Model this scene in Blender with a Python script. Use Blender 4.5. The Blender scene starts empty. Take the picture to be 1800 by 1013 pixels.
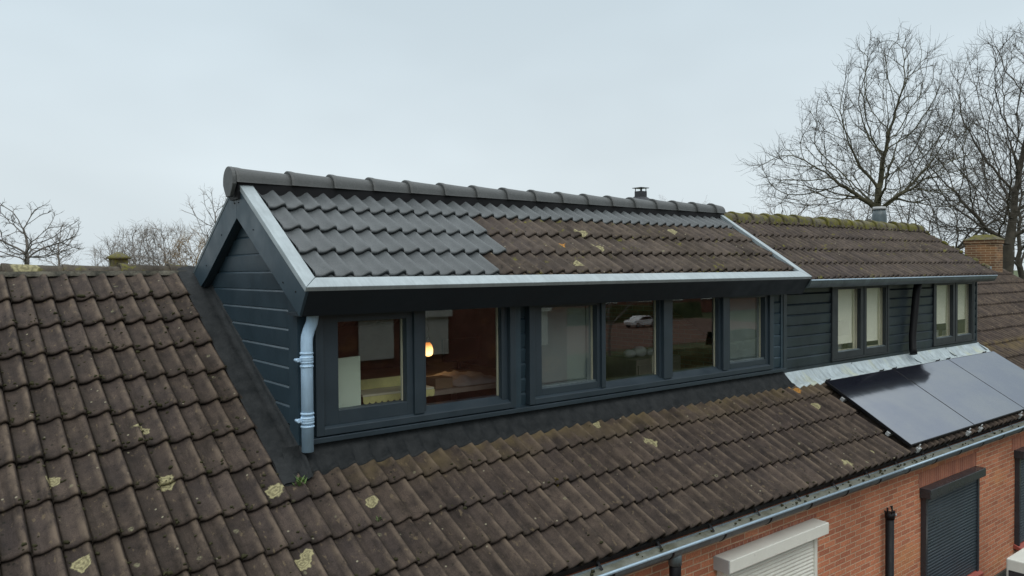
import bpy, math, random
from mathutils import Vector, Matrix, kdtree
random.seed(7)
R = math.radians
sc = bpy.context.scene
col = sc.collection

# ---------------------------------------------------------------- camera
cam = bpy.data.cameras.new('camera'); camo = bpy.data.objects.new('camera', cam); col.objects.link(camo)
yaw, pit, rol = R(38.4935), R(-1.3138), R(-0.4642)
fwd = Vector((math.sin(yaw)*math.cos(pit), math.cos(yaw)*math.cos(pit), math.sin(pit)))
rt = Vector((math.cos(yaw), -math.sin(yaw), 0)); up = rt.cross(fwd)
r2 = rt*math.cos(rol) + up*math.sin(rol); u2 = -rt*math.sin(rol) + up*math.cos(rol)
camo.matrix_world = Matrix(((r2.x, u2.x, -fwd.x, 0), (r2.y, u2.y, -fwd.y, 0), (r2.z, u2.z, -fwd.z, 0), (0, 0, 0, 1)))
cam.sensor_width = 36; cam.lens = 36*1363.516/1800
cam.clip_start = .05; cam.clip_end = 3000
sc.camera = camo

# ---------------------------------------------------------------- world: overcast sky
SUN_EL, SUN_AZ = R(52), R(200)
w = bpy.data.worlds.new('World'); sc.world = w; w.use_nodes = True
nt = w.node_tree; nt.nodes.clear()
N = nt.nodes.new; L = nt.links.new
out = N('ShaderNodeOutputWorld'); bg = N('ShaderNodeBackground'); L(bg.outputs[0], out.inputs[0])
sky = N('ShaderNodeTexSky'); sky.sky_type = 'NISHITA'; sky.sun_disc = False
sky.sun_elevation = SUN_EL; sky.sun_rotation = SUN_AZ; sky.dust_density = 4
tc = N('ShaderNodeTexCoord'); sep = N('ShaderNodeSeparateXYZ'); L(tc.outputs['Generated'], sep.inputs[0])
rmp = N('ShaderNodeValToRGB'); L(sep.outputs['Z'], rmp.inputs[0])
e = rmp.color_ramp.elements
e[0].position = 0.0; e[0].color = (7.2, 8.05, 8.5, 1)
e[1].position = .8; e[1].color = (16.0, 17.2, 17.8, 1)
a = e.new(.12); a.color = (7.45, 8.35, 8.8, 1)
a = e.new(.33); a.color = (6.5, 7.6, 8.25, 1)
noi = N('ShaderNodeTexNoise'); noi.inputs['Scale'].default_value = 2.2; noi.inputs['Detail'].default_value = 3
mp = N('ShaderNodeMapping'); mp.inputs['Scale'].default_value = (1, 1, 2.2); L(tc.outputs['Generated'], mp.inputs[0]); L(mp.outputs[0], noi.inputs[0])
mr = N('ShaderNodeMapRange'); mr.inputs['From Min'].default_value = .35; mr.inputs['From Max'].default_value = .65
mr.inputs['To Min'].default_value = .95; mr.inputs['To Max'].default_value = 1.06; L(noi.outputs[0], mr.inputs[0])
vm = N('ShaderNodeVectorMath'); vm.operation = 'SCALE'; L(rmp.outputs[0], vm.inputs[0]); L(mr.outputs[0], vm.inputs['Scale'])
mx = N('ShaderNodeMix'); mx.data_type = 'RGBA'; mx.inputs[0].default_value = .93
L(sky.outputs[0], mx.inputs[6]); L(vm.outputs[0], mx.inputs[7]); L(mx.outputs[2], bg.inputs[0])
bg.inputs[1].default_value = .1
sun = bpy.data.lights.new('sun', 'SUN'); sun.energy = 1.0; sun.angle = R(35); sun.color = (1, .96, .9)
so = bpy.data.objects.new('sun', sun); col.objects.link(so)
d = Vector((-math.cos(SUN_EL)*.5, -math.cos(SUN_EL)*.86, math.sin(SUN_EL)))
so.rotation_euler = d.to_track_quat('Z', 'Y').to_euler()
sc.view_settings.view_transform = 'Standard'; sc.view_settings.look = 'None'; sc.view_settings.exposure = 0.0
sc.view_settings.gamma = 1

# ---------------------------------------------------------------- helpers
class MB:
    def __init__(s): s.v = []; s.f = []; s.a = []; s.sm = []
    def add(s, vs, fs, a=0., smooth=False):
        o = len(s.v); s.v += [tuple(p) for p in vs]
        for f in fs: s.f.append(tuple(i+o for i in f)); s.a.append(a); s.sm.append(smooth)
        return s
    def box(s, x0, x1, y0, y1, z0, z1, a=0.):
        vs = [(x, y, z) for z in (z0, z1) for y in (y0, y1) for x in (x0, x1)]
        return s.add(vs, [(0, 2, 3, 1), (4, 5, 7, 6), (0, 1, 5, 4), (2, 6, 7, 3), (0, 4, 6, 2), (1, 3, 7, 5)], a)
    def prism(s, poly, ext, a=0.):          # poly: 3D points, ext: extrusion vector
        n = len(poly); e = Vector(ext)
        vs = [Vector(p) for p in poly] + [Vector(p)+e for p in poly]
        fs = [tuple(range(n))[::-1], tuple(range(n, 2*n))] + [(i, (i+1) % n, n+(i+1) % n, n+i) for i in range(n)]
        return s.add(vs, fs, a)
    def tube(s, pts, rad, k=8, caps=True, smooth=True, a=0.):
        pts = [Vector(p) for p in pts]
        if not hasattr(rad, '__len__'): rad = [rad]*len(pts)
        vs = []; ref = None
        for i, p in enumerate(pts):
            t = (pts[min(i+1, len(pts)-1)] - pts[max(i-1, 0)]).normalized()
            if ref is None: ref = t.orthogonal().normalized()
            else:
                ref = ref - t*ref.dot(t)
                ref = ref.normalized() if ref.length > 1e-6 else t.orthogonal().normalized()
            b = t.cross(ref)
            for j in range(k):
                an = 2*math.pi*j/k; vs.append(p + (ref*math.cos(an)+b*math.sin(an))*rad[i])
        fs = [(i*k+j, i*k+(j+1) % k, (i+1)*k+(j+1) % k, (i+1)*k+j) for i in range(len(pts)-1) for j in range(k)]
        s.add(vs, fs, a, smooth)
        if caps:
            o = len(s.v)-len(vs)
            s.f.append(tuple(o+j for j in range(k))[::-1]); s.f.append(tuple(o+(len(pts)-1)*k+j for j in range(k)))
            s.a += [a, a]; s.sm += [False, False]
        return s
    def grid(s, rows, a=0., smooth=True, closed=False):
        m = len(rows[0]); vs = [p for r_ in rows for p in r_]; mm = m if closed else m-1
        return s.add(vs, [(i*m+j, i*m+(j+1) % m, (i+1)*m+(j+1) % m, (i+1)*m+j) for i in range(len(rows)-1) for j in range(mm)], a, smooth)
    def build(s, name, mat, parent=None, bevel=0., attr=False):
        base = Vector(parent['_b']) if parent is not None else Vector((0, 0, 0))
        me = bpy.data.meshes.new(name)
        me.from_pydata([(x-base.x, y-base.y, z-base.z) for x, y, z in s.v], [], s.f)
        if attr:
            at = me.attributes.new('tid', 'FLOAT', 'FACE'); at.data.foreach_set('value', s.a)
        me.polygons.foreach_set('use_smooth', s.sm)
        me.materials.append(mat); me.update()
        o = bpy.data.objects.new(name, me); col.objects.link(o)
        o['_b'] = tuple(base)
        if parent is not None: o.parent = parent
        if bevel:
            b = o.modifiers.new('bevel', 'BEVEL'); b.width = bevel; b.segments = 2; b.limit_method = 'ANGLE'; b.angle_limit = R(40)
        return o

def thing(name, label, cat, loc, group=None):
    o = bpy.data.objects.new(name, None); col.objects.link(o); o.location = loc; o['_b'] = tuple(loc)
    return tag(o, label, cat, group)
def tag(o, label=None, cat=None, group=None, kind=None):
    if label: o['label'] = label
    if cat: o['category'] = cat
    if group: o['group'] = group
    if kind: o['kind'] = kind
    return o

# ---------------------------------------------------------------- materials
class Mat:
    def __init__(s, name, color=(.5, .5, .5), rough=.6, metal=0., spec=.5):
        s.m = bpy.data.materials.new(name); s.m.use_nodes = True; s.t = s.m.node_tree
        s.p = s.t.nodes['Principled BSDF']; s.set('Base Color', (*color, 1)); s.set('Roughness', rough); s.set('Metallic', metal)
        s.set('Specular IOR Level', spec); s._pos = None
    def set(s, k, v):
        s.p.inputs[k].default_value = v
    def n(s, t, **kw):
        nd = s.t.nodes.new(t)
        for k, v in kw.items():
            if k in nd.inputs.keys() if hasattr(nd.inputs, 'keys') else False: nd.inputs[k].default_value = v
            else: setattr(nd, k, v)
        return nd
    def l(s, a, b): s.t.links.new(a, b)
    def pos(s, scale=None):
        if s._pos is None: s._pos = s.n('ShaderNodeNewGeometry').outputs['Position']
        if scale is None: return s._pos
        m = s.n('ShaderNodeMapping'); m.inputs['Scale'].default_value = scale; s.l(s._pos, m.inputs[0]); return m.outputs[0]
    def noise(s, scale, detail=4, rough=.55, vec=None):
        nd = s.n('ShaderNodeTexNoise'); nd.inputs['Scale'].default_value = scale; nd.inputs['Detail'].default_value = detail
        nd.inputs['Roughness'].default_value = rough; s.l(vec or s.pos(), nd.inputs['Vector']); return nd.outputs[0]
    def rng(s, x, a, b, c=0., d=1., clamp=True):
        nd = s.n('ShaderNodeMapRange'); nd.clamp = clamp
        for i, v in enumerate((a, b, c, d)): nd.inputs[i+1].default_value = v
        s.l(x, nd.inputs[0]); return nd.outputs[0]
    def math(s, op, a, b=None, c=None):
        nd = s.n('ShaderNodeMath'); nd.operation = op
        for i, v in enumerate((a, b, c)):
            if v is None: continue
            if isinstance(v, (int, float)): nd.inputs[i].default_value = v
            else: s.l(v, nd.inputs[i])
        return nd.outputs[0]
    def mix(s, f, a, b, mode='MIX'):
        nd = s.n('ShaderNodeMix'); nd.data_type = 'RGBA'; nd.blend_type = mode
        for i, v in ((0, f), (6, a), (7, b)):
            if isinstance(v, (int, float)): nd.inputs[i].default_value = v
            elif isinstance(v, tuple): nd.inputs[i].default_value = (*v, 1) if len(v) == 3 else v
            else: s.l(v, nd.inputs[i])
        return nd.outputs[2]
    def scale(s, c, f):
        nd = s.n('ShaderNodeVectorMath'); nd.operation = 'SCALE'
        if isinstance(c, tuple): nd.inputs[0].default_value = c
        else: s.l(c, nd.inputs[0])
        s.l(f, nd.inputs['Scale']); return nd.outputs[0]
    def color(s, c): s.l(c, s.p.inputs['Base Color'])
    def bump(s, h, st=.3, dist=.01):
        b = s.n('ShaderNodeBump'); b.inputs['Strength'].default_value = st; b.inputs['Distance'].default_value = dist
        s.l(h, b.inputs['Height']); s.l(b.outputs[0], s.p.inputs['Normal'])

def spots(m, c, blobs, colr):
    """lichen patches growing at fixed places on the tiles"""
    wob = m.n('ShaderNodeTexNoise'); wob.inputs['Scale'].default_value = 26; wob.inputs['Detail'].default_value = 3; m.l(m.pos(), wob.inputs['Vector'])
    v = m.n('ShaderNodeVectorMath'); v.operation = 'MULTIPLY_ADD'; m.l(wob.outputs['Color'], v.inputs[0])
    v.inputs[1].default_value = (.06, .06, .06); m.l(m.pos(), v.inputs[2])
    best = None
    for (x, y, z, r) in blobs:
        dn = m.n('ShaderNodeVectorMath'); dn.operation = 'DISTANCE'; m.l(v.outputs[0], dn.inputs[0]); dn.inputs[1].default_value = (x+.03, y+.03, z+.03)
        q = m.math('MULTIPLY', dn.outputs['Value'], 1./r)
        best = q if best is None else m.math('MINIMUM', best, q)
    mask = m.rng(best, .90, 1.06, 1, 0)
    ring = m.rng(m.math('SINE', m.math('MULTIPLY', best, 17)), -1, 1, .55, 1)
    tex = m.rng(m.noise(70, 4, .7), .32, .56, .5, 1)
    return m.mix(m.math('MULTIPLY', mask, tex), c, m.scale(colr, ring))

LICHEN = [(.678, 5.121, -1.197, .045), (1.258, 4.986, -1.278, .055), (1.865, 4.771, -1.407, .065), (.739, 4.57, -1.527, .05),
          (1.83, 4.28, -1.70, .05), (1.87, 4.32, -1.68, .045), (2.438, 4.563, -1.532, .05), (1.20, 5.43, -1.01, .04), (1.24, 5.40, -1.03, .035),
          (5.159, 4.562, -1.532, .07), (7.259, 3.90, -1.94, .075), (7.858, 4.57, -1.527, .06), (4.78, 4.85, -1.37, .05), (7.82, 3.93, -1.91, .05)]

def mk_tile(name, dark, lite, moss=.0, blobs=(), brown=True, top=True, rough=.62, phase=None):
    m = Mat(name, rough=.82 if brown else rough, spec=.14 if brown else .35)
    at = m.n('ShaderNodeAttribute'); at.attribute_name = 'tid'; tid = at.outputs['Fac']
    wn = m.n('ShaderNodeTexWhiteNoise'); wn.noise_dimensions = '1D'; m.l(tid, wn.inputs['W'])
    c = m.mix(m.rng(m.noise(7, 5, .65), .3, .7), dark, lite)
    c = m.mix(m.rng(m.noise(1.3, 2), .42, .7, 0, .3 if brown else 0), c, (dark[0]*1.1, dark[1]*1.15, dark[2]*1.5))
    c = m.scale(c, m.rng(wn.outputs['Value'], 0, 1, .80 if brown else .92, 1.18 if brown else 1.07))
    c = m.scale(c, m.rng(m.noise(160, 3, .7), .3, .7, .7, 1.3))
    if brown:
        c = m.mix(m.rng(m.noise(9, 5, .75, m.pos((1.6, .22, .22))), .50, .68, 0, .6), c, (dark[0]*.5, dark[1]*.48, dark[2]*.42))   # run-off streaks
        c = m.mix(m.rng(m.noise(16, 4, .7), .56, .74, 0, .65), c, (dark[0]*.35, dark[1]*.37, dark[2]*.36))       # soot and algae
        c = m.mix(m.rng(m.noise(31, 3, .6, m.pos((1, .5, .5))), .62, .72, 0, .55), c, (.15, .115, .07))
        vo = m.n('ShaderNodeTexVoronoi'); vo.inputs['Scale'].default_value = 16; vo.inputs['Randomness'].default_value = 1; m.l(m.pos(), vo.inputs['Vector'])
        pk = m.math('MULTIPLY', m.rng(vo.outputs['Distance'], .11, .17, 1, 0), m.rng(m.noise(3.1, 2), .5, .56))
        c = m.mix(m.math('MULTIPLY', pk, .8), c, (.012, .012, .009))
        vo2 = m.n('ShaderNodeTexVoronoi'); vo2.inputs['Scale'].default_value = 9; m.l(m.pos(), vo2.inputs['Vector'])
        c = m.mix(m.rng(vo2.outputs['Distance'], .05, .075, .75, 0), c, (.26, .24, .17))
        vo3 = m.n('ShaderNodeTexVoronoi'); vo3.inputs['Scale'].default_value = 4.2; m.l(m.pos(), vo3.inputs['Vector'])
        c = m.mix(m.math('MULTIPLY', m.rng(m.math('ADD', vo3.outputs['Distance'], m.math('MULTIPLY', m.noise(60, 2), .05)), .075, .105, 1, 0), m.rng(m.noise(80, 3), .35, .6, .1, .75)), c, (.20, .19, .12))
    if phase:   # paler along the crests, darker along the interlocks, both broken up by noise
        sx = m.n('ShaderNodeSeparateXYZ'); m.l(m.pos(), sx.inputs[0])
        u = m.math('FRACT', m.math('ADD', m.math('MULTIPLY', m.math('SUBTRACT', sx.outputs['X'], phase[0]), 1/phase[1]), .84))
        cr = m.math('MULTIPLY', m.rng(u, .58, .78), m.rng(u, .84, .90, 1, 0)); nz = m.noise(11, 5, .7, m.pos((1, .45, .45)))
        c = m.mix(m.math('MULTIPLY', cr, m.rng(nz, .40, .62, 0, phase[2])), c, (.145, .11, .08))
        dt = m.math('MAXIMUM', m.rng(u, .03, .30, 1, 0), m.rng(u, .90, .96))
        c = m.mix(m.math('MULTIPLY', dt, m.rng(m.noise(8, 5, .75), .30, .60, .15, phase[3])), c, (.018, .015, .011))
    if top:   # ochre bloom on the course below the dark apron
        sp = m.n('ShaderNodeSeparateXYZ'); m.l(m.pos(), sp.inputs[0])
        f = m.math('MULTIPLY', m.rng(sp.outputs['Y'], 4.62, 4.95), m.rng(sp.outputs['Y'], 4.98, 5.05, 1, 0))
        f = m.math('MULTIPLY', f, m.rng(sp.outputs['X'], 2.2, 2.6)); f = m.math('MULTIPLY', f, m.rng(m.noise(5, 4), .38, .62, 0, .8))
        c = m.mix(f, c, (.14, .105, .05))
    if moss:
        mk = m.rng(m.noise(9, 5, .7), .62-moss*.3, .70-moss*.2, 0, .85)
        mc = m.mix(m.noise(23, 3), (.05, .055, .012), (.19, .17, .03))
        c = m.mix(mk, c, mc)
        c = m.mix(m.rng(m.noise(6.5, 4, .7, m.pos((1, 1, 1.3))), .68, .74, 0, .6*moss+.1), c, (.42, .26, .03))
    if blobs:
        c = spots(m, c, blobs, (.31, .28, .155))
        c = spots(m, c, [(7.80, 4.83, -1.36, .035), (7.88, 4.80, -1.38, .045), (7.95, 4.76, -1.40, .03), (4.735, 5.244, .23, .05)], (.46, .22, .05))
    m.color(c)
    m.bump(m.math('ADD', m.noise(140, 4, .7), m.noise(22, 3)), .35, .006)
    return m.m

M = {}
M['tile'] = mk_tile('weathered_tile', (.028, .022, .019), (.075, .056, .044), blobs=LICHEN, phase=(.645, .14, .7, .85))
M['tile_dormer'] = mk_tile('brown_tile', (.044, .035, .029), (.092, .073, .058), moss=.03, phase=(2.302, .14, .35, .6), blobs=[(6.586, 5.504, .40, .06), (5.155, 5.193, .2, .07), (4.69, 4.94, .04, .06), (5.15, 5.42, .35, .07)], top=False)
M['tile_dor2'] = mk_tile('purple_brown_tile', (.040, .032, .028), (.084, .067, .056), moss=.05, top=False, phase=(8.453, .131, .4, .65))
M['tile_new'] = mk_tile('new_grey_tile', (.060, .067, .070), (.078, .087, .090), brown=False, top=False, rough=.40)
M['ridge_new'] = mk_tile('new_grey_ridge', (.058, .062, .061), (.078, .081, .080), brown=False, top=False, rough=.5)
M['ridge_old'] = mk_tile('old_ridge', (.045, .038, .030), (.10, .085, .065), moss=.25, blobs=[(.802, 7.17, .05, .1)], top=False)
M['ridge_moss'] = mk_tile('mossy_ridge', (.06, .052, .036), (.16, .145, .10), moss=.62, top=False)
m = Mat('mortar', rough=.9); m.color(m.mix(m.rng(m.noise(8, 5, .7), .4, .65), (.02, .019, .013), (.11, .10, .075))); m.bump(m.noise(30, 4), .8, .02); M['mortar'] = m.m

def paint(name, c, rough=.45, var=.12, spec=.5):
    m = Mat(name, rough=rough, spec=spec)
    k = m.scale(c, m.rng(m.noise(3.5, 4, .6), .3, .7, 1-var, 1+var)); k = m.scale(k, m.rng(m.noise(260, 2), .3, .7, .93, 1.07))
    m.color(k); m.l(m.rng(m.noise(5, 3), .3, .7, rough-.08, rough+.1), m.p.inputs['Roughness']); m.bump(m.noise(180, 2), .12, .002); return m.m
M['clad'] = paint('anthracite_cladding', (.021, .040, .054), .42)
M['fascia'] = paint('shade_darkened_board', (.009, .015, .020), .5, spec=.3)  # anthracite board made darker: shade on the down-tilted fascia put into the colour
M['trimd'] = paint('anthracite_board', (.023, .045, .061), .45)
M['frame'] = paint('anthracite_frame', (.021, .033, .043), .4)
M['clad2'] = paint('weathered_cladding', (.022, .033, .041), .36, .3)
M['frame2'] = paint('charcoal_timber', (.015, .020, .023), .5, .2)
M['black'] = paint('black_plastic', (.005, .005, .006), .55, spec=.25)
m = Mat('roofing_membrane', rough=.75, spec=.25); m.color(m.mix(m.rng(m.noise(9, 5, .7), .35, .7), (.006, .008, .009), (.022, .024, .025))); m.bump(m.noise(40, 3), .4, .01); M['epdm'] = m.m
def zinc(name, c, metal=.15, rough=.42, streak=.12, yellow=0.):
    m = Mat(name, rough=rough, metal=metal)
    k = m.scale(c, m.rng(m.noise(6, 5, .65), .3, .7, 1-streak, 1+streak))
    k = m.scale(k, m.rng(m.noise(40, 4, .7, m.pos((1, .12, .12))), .3, .7, 1-streak, 1+streak))
    if yellow:
        k = m.mix(m.rng(m.noise(3.2, 4, .6, m.pos((1, .5, .5))), .54, .72, 0, yellow), k, (.42, .42, .2))
        k = m.mix(m.rng(m.noise(14, 4, .7), .6, .75, 0, .5), k, (.16, .19, .22))
    m.color(k); m.bump(m.noise(12, 3), .15, .01); return m.m
M['zinc'] = zinc('zinc_trim', (.29, .335, .35))
M['zincb'] = zinc('blue_grey_zinc', (.37, .52, .67), .05, .5, .12)
M['zincg'] = zinc('gutter_zinc', (.085, .11, .118), .12, .45, .25)
M['bead'] = zinc('gutter_bead_zinc', (.27, .36, .43), .3, .35, .08)
M['lead'] = zinc('patinated_zinc_apron', (.37, .43, .45), .15, .5, .22, .8)
m = Mat('gutter_silt', rough=.9); m.color(m.mix(m.rng(m.noise(5, 6, .7), .35, .68), (.17, .18, .155), (.07, .07, .045))); m.bump(m.noise(30, 4), .5, .01); M['silt'] = m.m

def brick(name, base, dark, mortar, sc_=(1, 1), axis='x'):
    m = Mat(name, rough=.85, spec=.25)
    sp = m.n('ShaderNodeSeparateXYZ'); m.l(m.pos(), sp.inputs[0]); cb = m.n('ShaderNodeCombineXYZ')
    if axis == 'x': m.l(m.math('ADD', sp.outputs['X'], sp.outputs['Y']), cb.inputs[0])
    else: m.l(sp.outputs['Y'], cb.inputs[0])
    m.l(sp.outputs['Z'], cb.inputs[1])
    b = m.n('ShaderNodeTexBrick'); m.l(cb.outputs[0], b.inputs['Vector'])
    b.inputs['Scale'].default_value = 1; b.inputs['Brick Width'].default_value = .195*sc_[0]; b.inputs['Row Height'].default_value = .0545*sc_[1]
    b.inputs['Mortar Size'].default_value = .0058; b.inputs['Mortar Smooth'].default_value = .3; b.inputs['Bias'].default_value = -.1
    b.inputs['Color1'].default_value = (*base, 1); b.inputs['Color2'].default_value = (*dark, 1); b.inputs['Mortar'].default_value = (*mortar, 1)
    c = m.scale(b.outputs['Color'], m.rng(m.noise(1.1, 4), .3, .7, .8, 1.15))
    c = m.scale(c, m.rng(m.noise(60, 4, .7), .3, .7, .78, 1.22))
    c = m.mix(m.rng(m.noise(.9, 3, .5, m.pos((1, 1, 1.7))), .58, .72, 0, .4), c, (.52, .26, .10))
    m.color(c)
    m.bump(m.math('SUBTRACT', m.noise(90, 3), m.math('MULTIPLY', b.outputs['Fac'], 1.6)), .5, .006)
    return m.m
M['brick'] = brick('orange_red_brick', (.50, .195, .105), (.34, .125, .072), (.47, .33, .225))
M['brick_ch'] = brick('chimney_brick', (.17, .085, .045), (.08, .045, .025), (.30, .25, .16), (1, 1))
M['brick_far'] = brick('far_brick', (.22, .075, .05), (.16, .055, .038), (.20, .15, .12))
M['white'] = paint('cream_white_aluminium', (.66, .66, .60), .35, .06)
M['anth'] = paint('anthracite_aluminium', (.03, .034, .04), .3, .1)
M['anthc'] = paint('anthracite_slat', (.022, .034, .044), .33, .15)
M['sill'] = paint('red_sill_tile', (.30, .07, .05), .45, .2)
M['cream'] = paint('cream_timber', (.55, .52, .40), .45)
M['blind'] = paint('cream_blind_cloth', (.80, .78, .68), .8, .04)
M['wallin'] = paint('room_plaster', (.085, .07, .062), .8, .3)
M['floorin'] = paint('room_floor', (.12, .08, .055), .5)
M['wood'] = paint('desk_wood', (.34, .28, .23), .5, .25)
M['cloth'] = paint('pale_bedding', (.68, .68, .70), .8, .2)
M['card'] = paint('cardboard', (.30, .20, .12), .8, .1)
M['board'] = paint('pale_green_board', (.62, .72, .60), .5, .04)
M['yellowt'] = paint('yellow_shelf_paper', (.62, .58, .25), .6, .3)
M['bark'] = paint('bark', (.055, .048, .036), .9, .35)
M['barkg'] = paint('mossy_bark', (.062, .058, .032), .9, .35)
M['barkm'] = paint('grey_bark', (.11, .10, .088), .9, .3)
M['barkl'] = paint('pale_twig_bark', (.21, .185, .165), .9, .3)
M['barko'] = paint('ochre_twig_bark', (.22, .15, .075), .9, .3)
M['slate'] = paint('dark_roof_slate', (.03, .03, .036), .6, .2)
M['steel'] = paint('steel', (.35, .36, .36), .35, .1)
M['grass'] = None
m = Mat('lawn', rough=.95); m.color(m.mix(m.rng(m.noise(.6, 6, .7), .35, .65), (.03, .05, .012), (.075, .085, .025))); m.bump(m.noise(8, 5), .6, .05); M['grass'] = m.m
m = Mat('clay_paving', rough=.85); m.color(m.mix(m.rng(m.noise(2.6, 5, .7), .35, .65), (.15, .075, .045), (.10, .06, .04))); M['paving'] = m.m
M['carw'] = paint('white_car_paint', (.78, .78, .78), .15, .02)
M['tyre'] = paint('tyre_rubber', (.012, .012, .012), .8)
# window glass: fresnel mix of clear and mirror
def glass(name, tint=(.94, .95, .94), gain=1.0):
    mt = bpy.data.materials.new(name); mt.use_nodes = True; t = mt.node_tree; t.nodes.clear()
    o = t.nodes.new('ShaderNodeOutputMaterial'); mi = t.nodes.new('ShaderNodeMixShader'); tr = t.nodes.new('ShaderNodeBsdfTransparent'); gl = t.nodes.new('ShaderNodeBsdfGlossy')
    lw = t.nodes.new('ShaderNodeLayerWeight'); lw.inputs[0].default_value = .5; gl.inputs['Roughness'].default_value = .0
    pw = t.nodes.new('ShaderNodeMath'); pw.operation = 'POWER'; pw.inputs[1].default_value = 5
    mu = t.nodes.new('ShaderNodeMath'); mu.operation = 'MULTIPLY_ADD'; mu.use_clamp = True; mu.inputs[1].default_value = .96*gain; mu.inputs[2].default_value = .042*gain
    t.links.new(lw.outputs['Facing'], pw.inputs[0]); t.links.new(pw.outputs[0], mu.inputs[0]); t.links.new(mu.outputs[0], mi.inputs[0]); t.links.new(tr.outputs[0], mi.inputs[1]); t.links.new(gl.outputs[0], mi.inputs[2])
    tr.inputs[0].default_value = (*tint, 1); gl.inputs[0].default_value = (.95, .95, .95, 1); t.links.new(mi.outputs[0], o.inputs[0]); return mt
M['glass'] = glass('window_glass', gain=1.5)
# insect screen: fine grey mesh in front of glass
mt = bpy.data.materials.new('insect_mesh'); mt.use_nodes = True; t = mt.node_tree; p = t.nodes['Principled BSDF']; q_ = t.nodes.new('ShaderNodeTexNoise'); q_.inputs['Scale'].default_value = 3.5; q_.inputs['Detail'].default_value = 1; g_ = t.nodes.new('ShaderNodeNewGeometry'); t.links.new(g_.outputs['Position'], q_.inputs['Vector']); k_ = t.nodes.new('ShaderNodeMapRange'); k_.inputs[1].default_value = .35; k_.inputs[2].default_value = .65; k_.inputs[3].default_value = .82; k_.inputs[4].default_value = .90; t.links.new(q_.outputs[0], k_.inputs[0]); t.links.new(k_.outputs[0], p.inputs['Alpha'])
p.inputs['Base Color'].default_value = (.15, .18, .18, 1); p.inputs['Roughness'].default_value = .7; p.inputs['Alpha'].default_value = .75; M['mesh'] = mt
# solar cell glass
m = Mat('solar_glass', (.012, .013, .02), .08); m.set('IOR', 3.3); m.l(m.mix(m.rng(m.noise(.9, 5, .6, m.pos((1, 1.6, 1.6))), .40, .60), (.95, .96, 1), (.80, .83, .95)), m.p.inputs['Specular Tint'])
try: m.set('Coat Weight', .3)
except Exception: pass
m.bump(m.noise(1.7, 4, .6, m.pos((1, .35, .35))), .10, .02); M['pv'] = m.m
mt = bpy.data.materials.new('glowing_bulb'); mt.use_nodes = True; p = mt.node_tree.nodes['Principled BSDF']
p.inputs['Base Color'].default_value = (1, .5, .15, 1)
g_ = mt.node_tree.nodes.new('ShaderNodeNewGeometry'); q_ = mt.node_tree.nodes.new('ShaderNodeSeparateXYZ'); k_ = mt.node_tree.nodes.new('ShaderNodeMapRange'); c_ = mt.node_tree.nodes.new('ShaderNodeValToRGB')
for i_, v_ in enumerate((-.84, -.70, 0, 1)): k_.inputs[i_+1].default_value = v_
c_.color_ramp.elements[0].color = (2.2, 1.0, .22, 1); c_.color_ramp.elements[1].color = (1.0, .32, .05, 1); e_ = c_.color_ramp.elements.new(.35); e_.color = (3.5, 2.3, .9, 1)
mt.node_tree.links.new(g_.outputs['Position'], q_.inputs[0]); mt.node_tree.links.new(q_.outputs['Z'], k_.inputs[0]); mt.node_tree.links.new(k_.outputs[0], c_.inputs[0]); mt.node_tree.links.new(c_.outputs[0], p.inputs['Emission Color']); p.inputs['Emission Strength'].default_value = 1.0; M['bulb'] = mt
mt = bpy.data.materials.new('glowing_filament'); mt.use_nodes = True; p = mt.node_tree.nodes['Principled BSDF']
p.inputs['Emission Color'].default_value = (1, .8, .45, 1); p.inputs['Emission Strength'].default_value = 30; M['fila'] = mt

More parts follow.
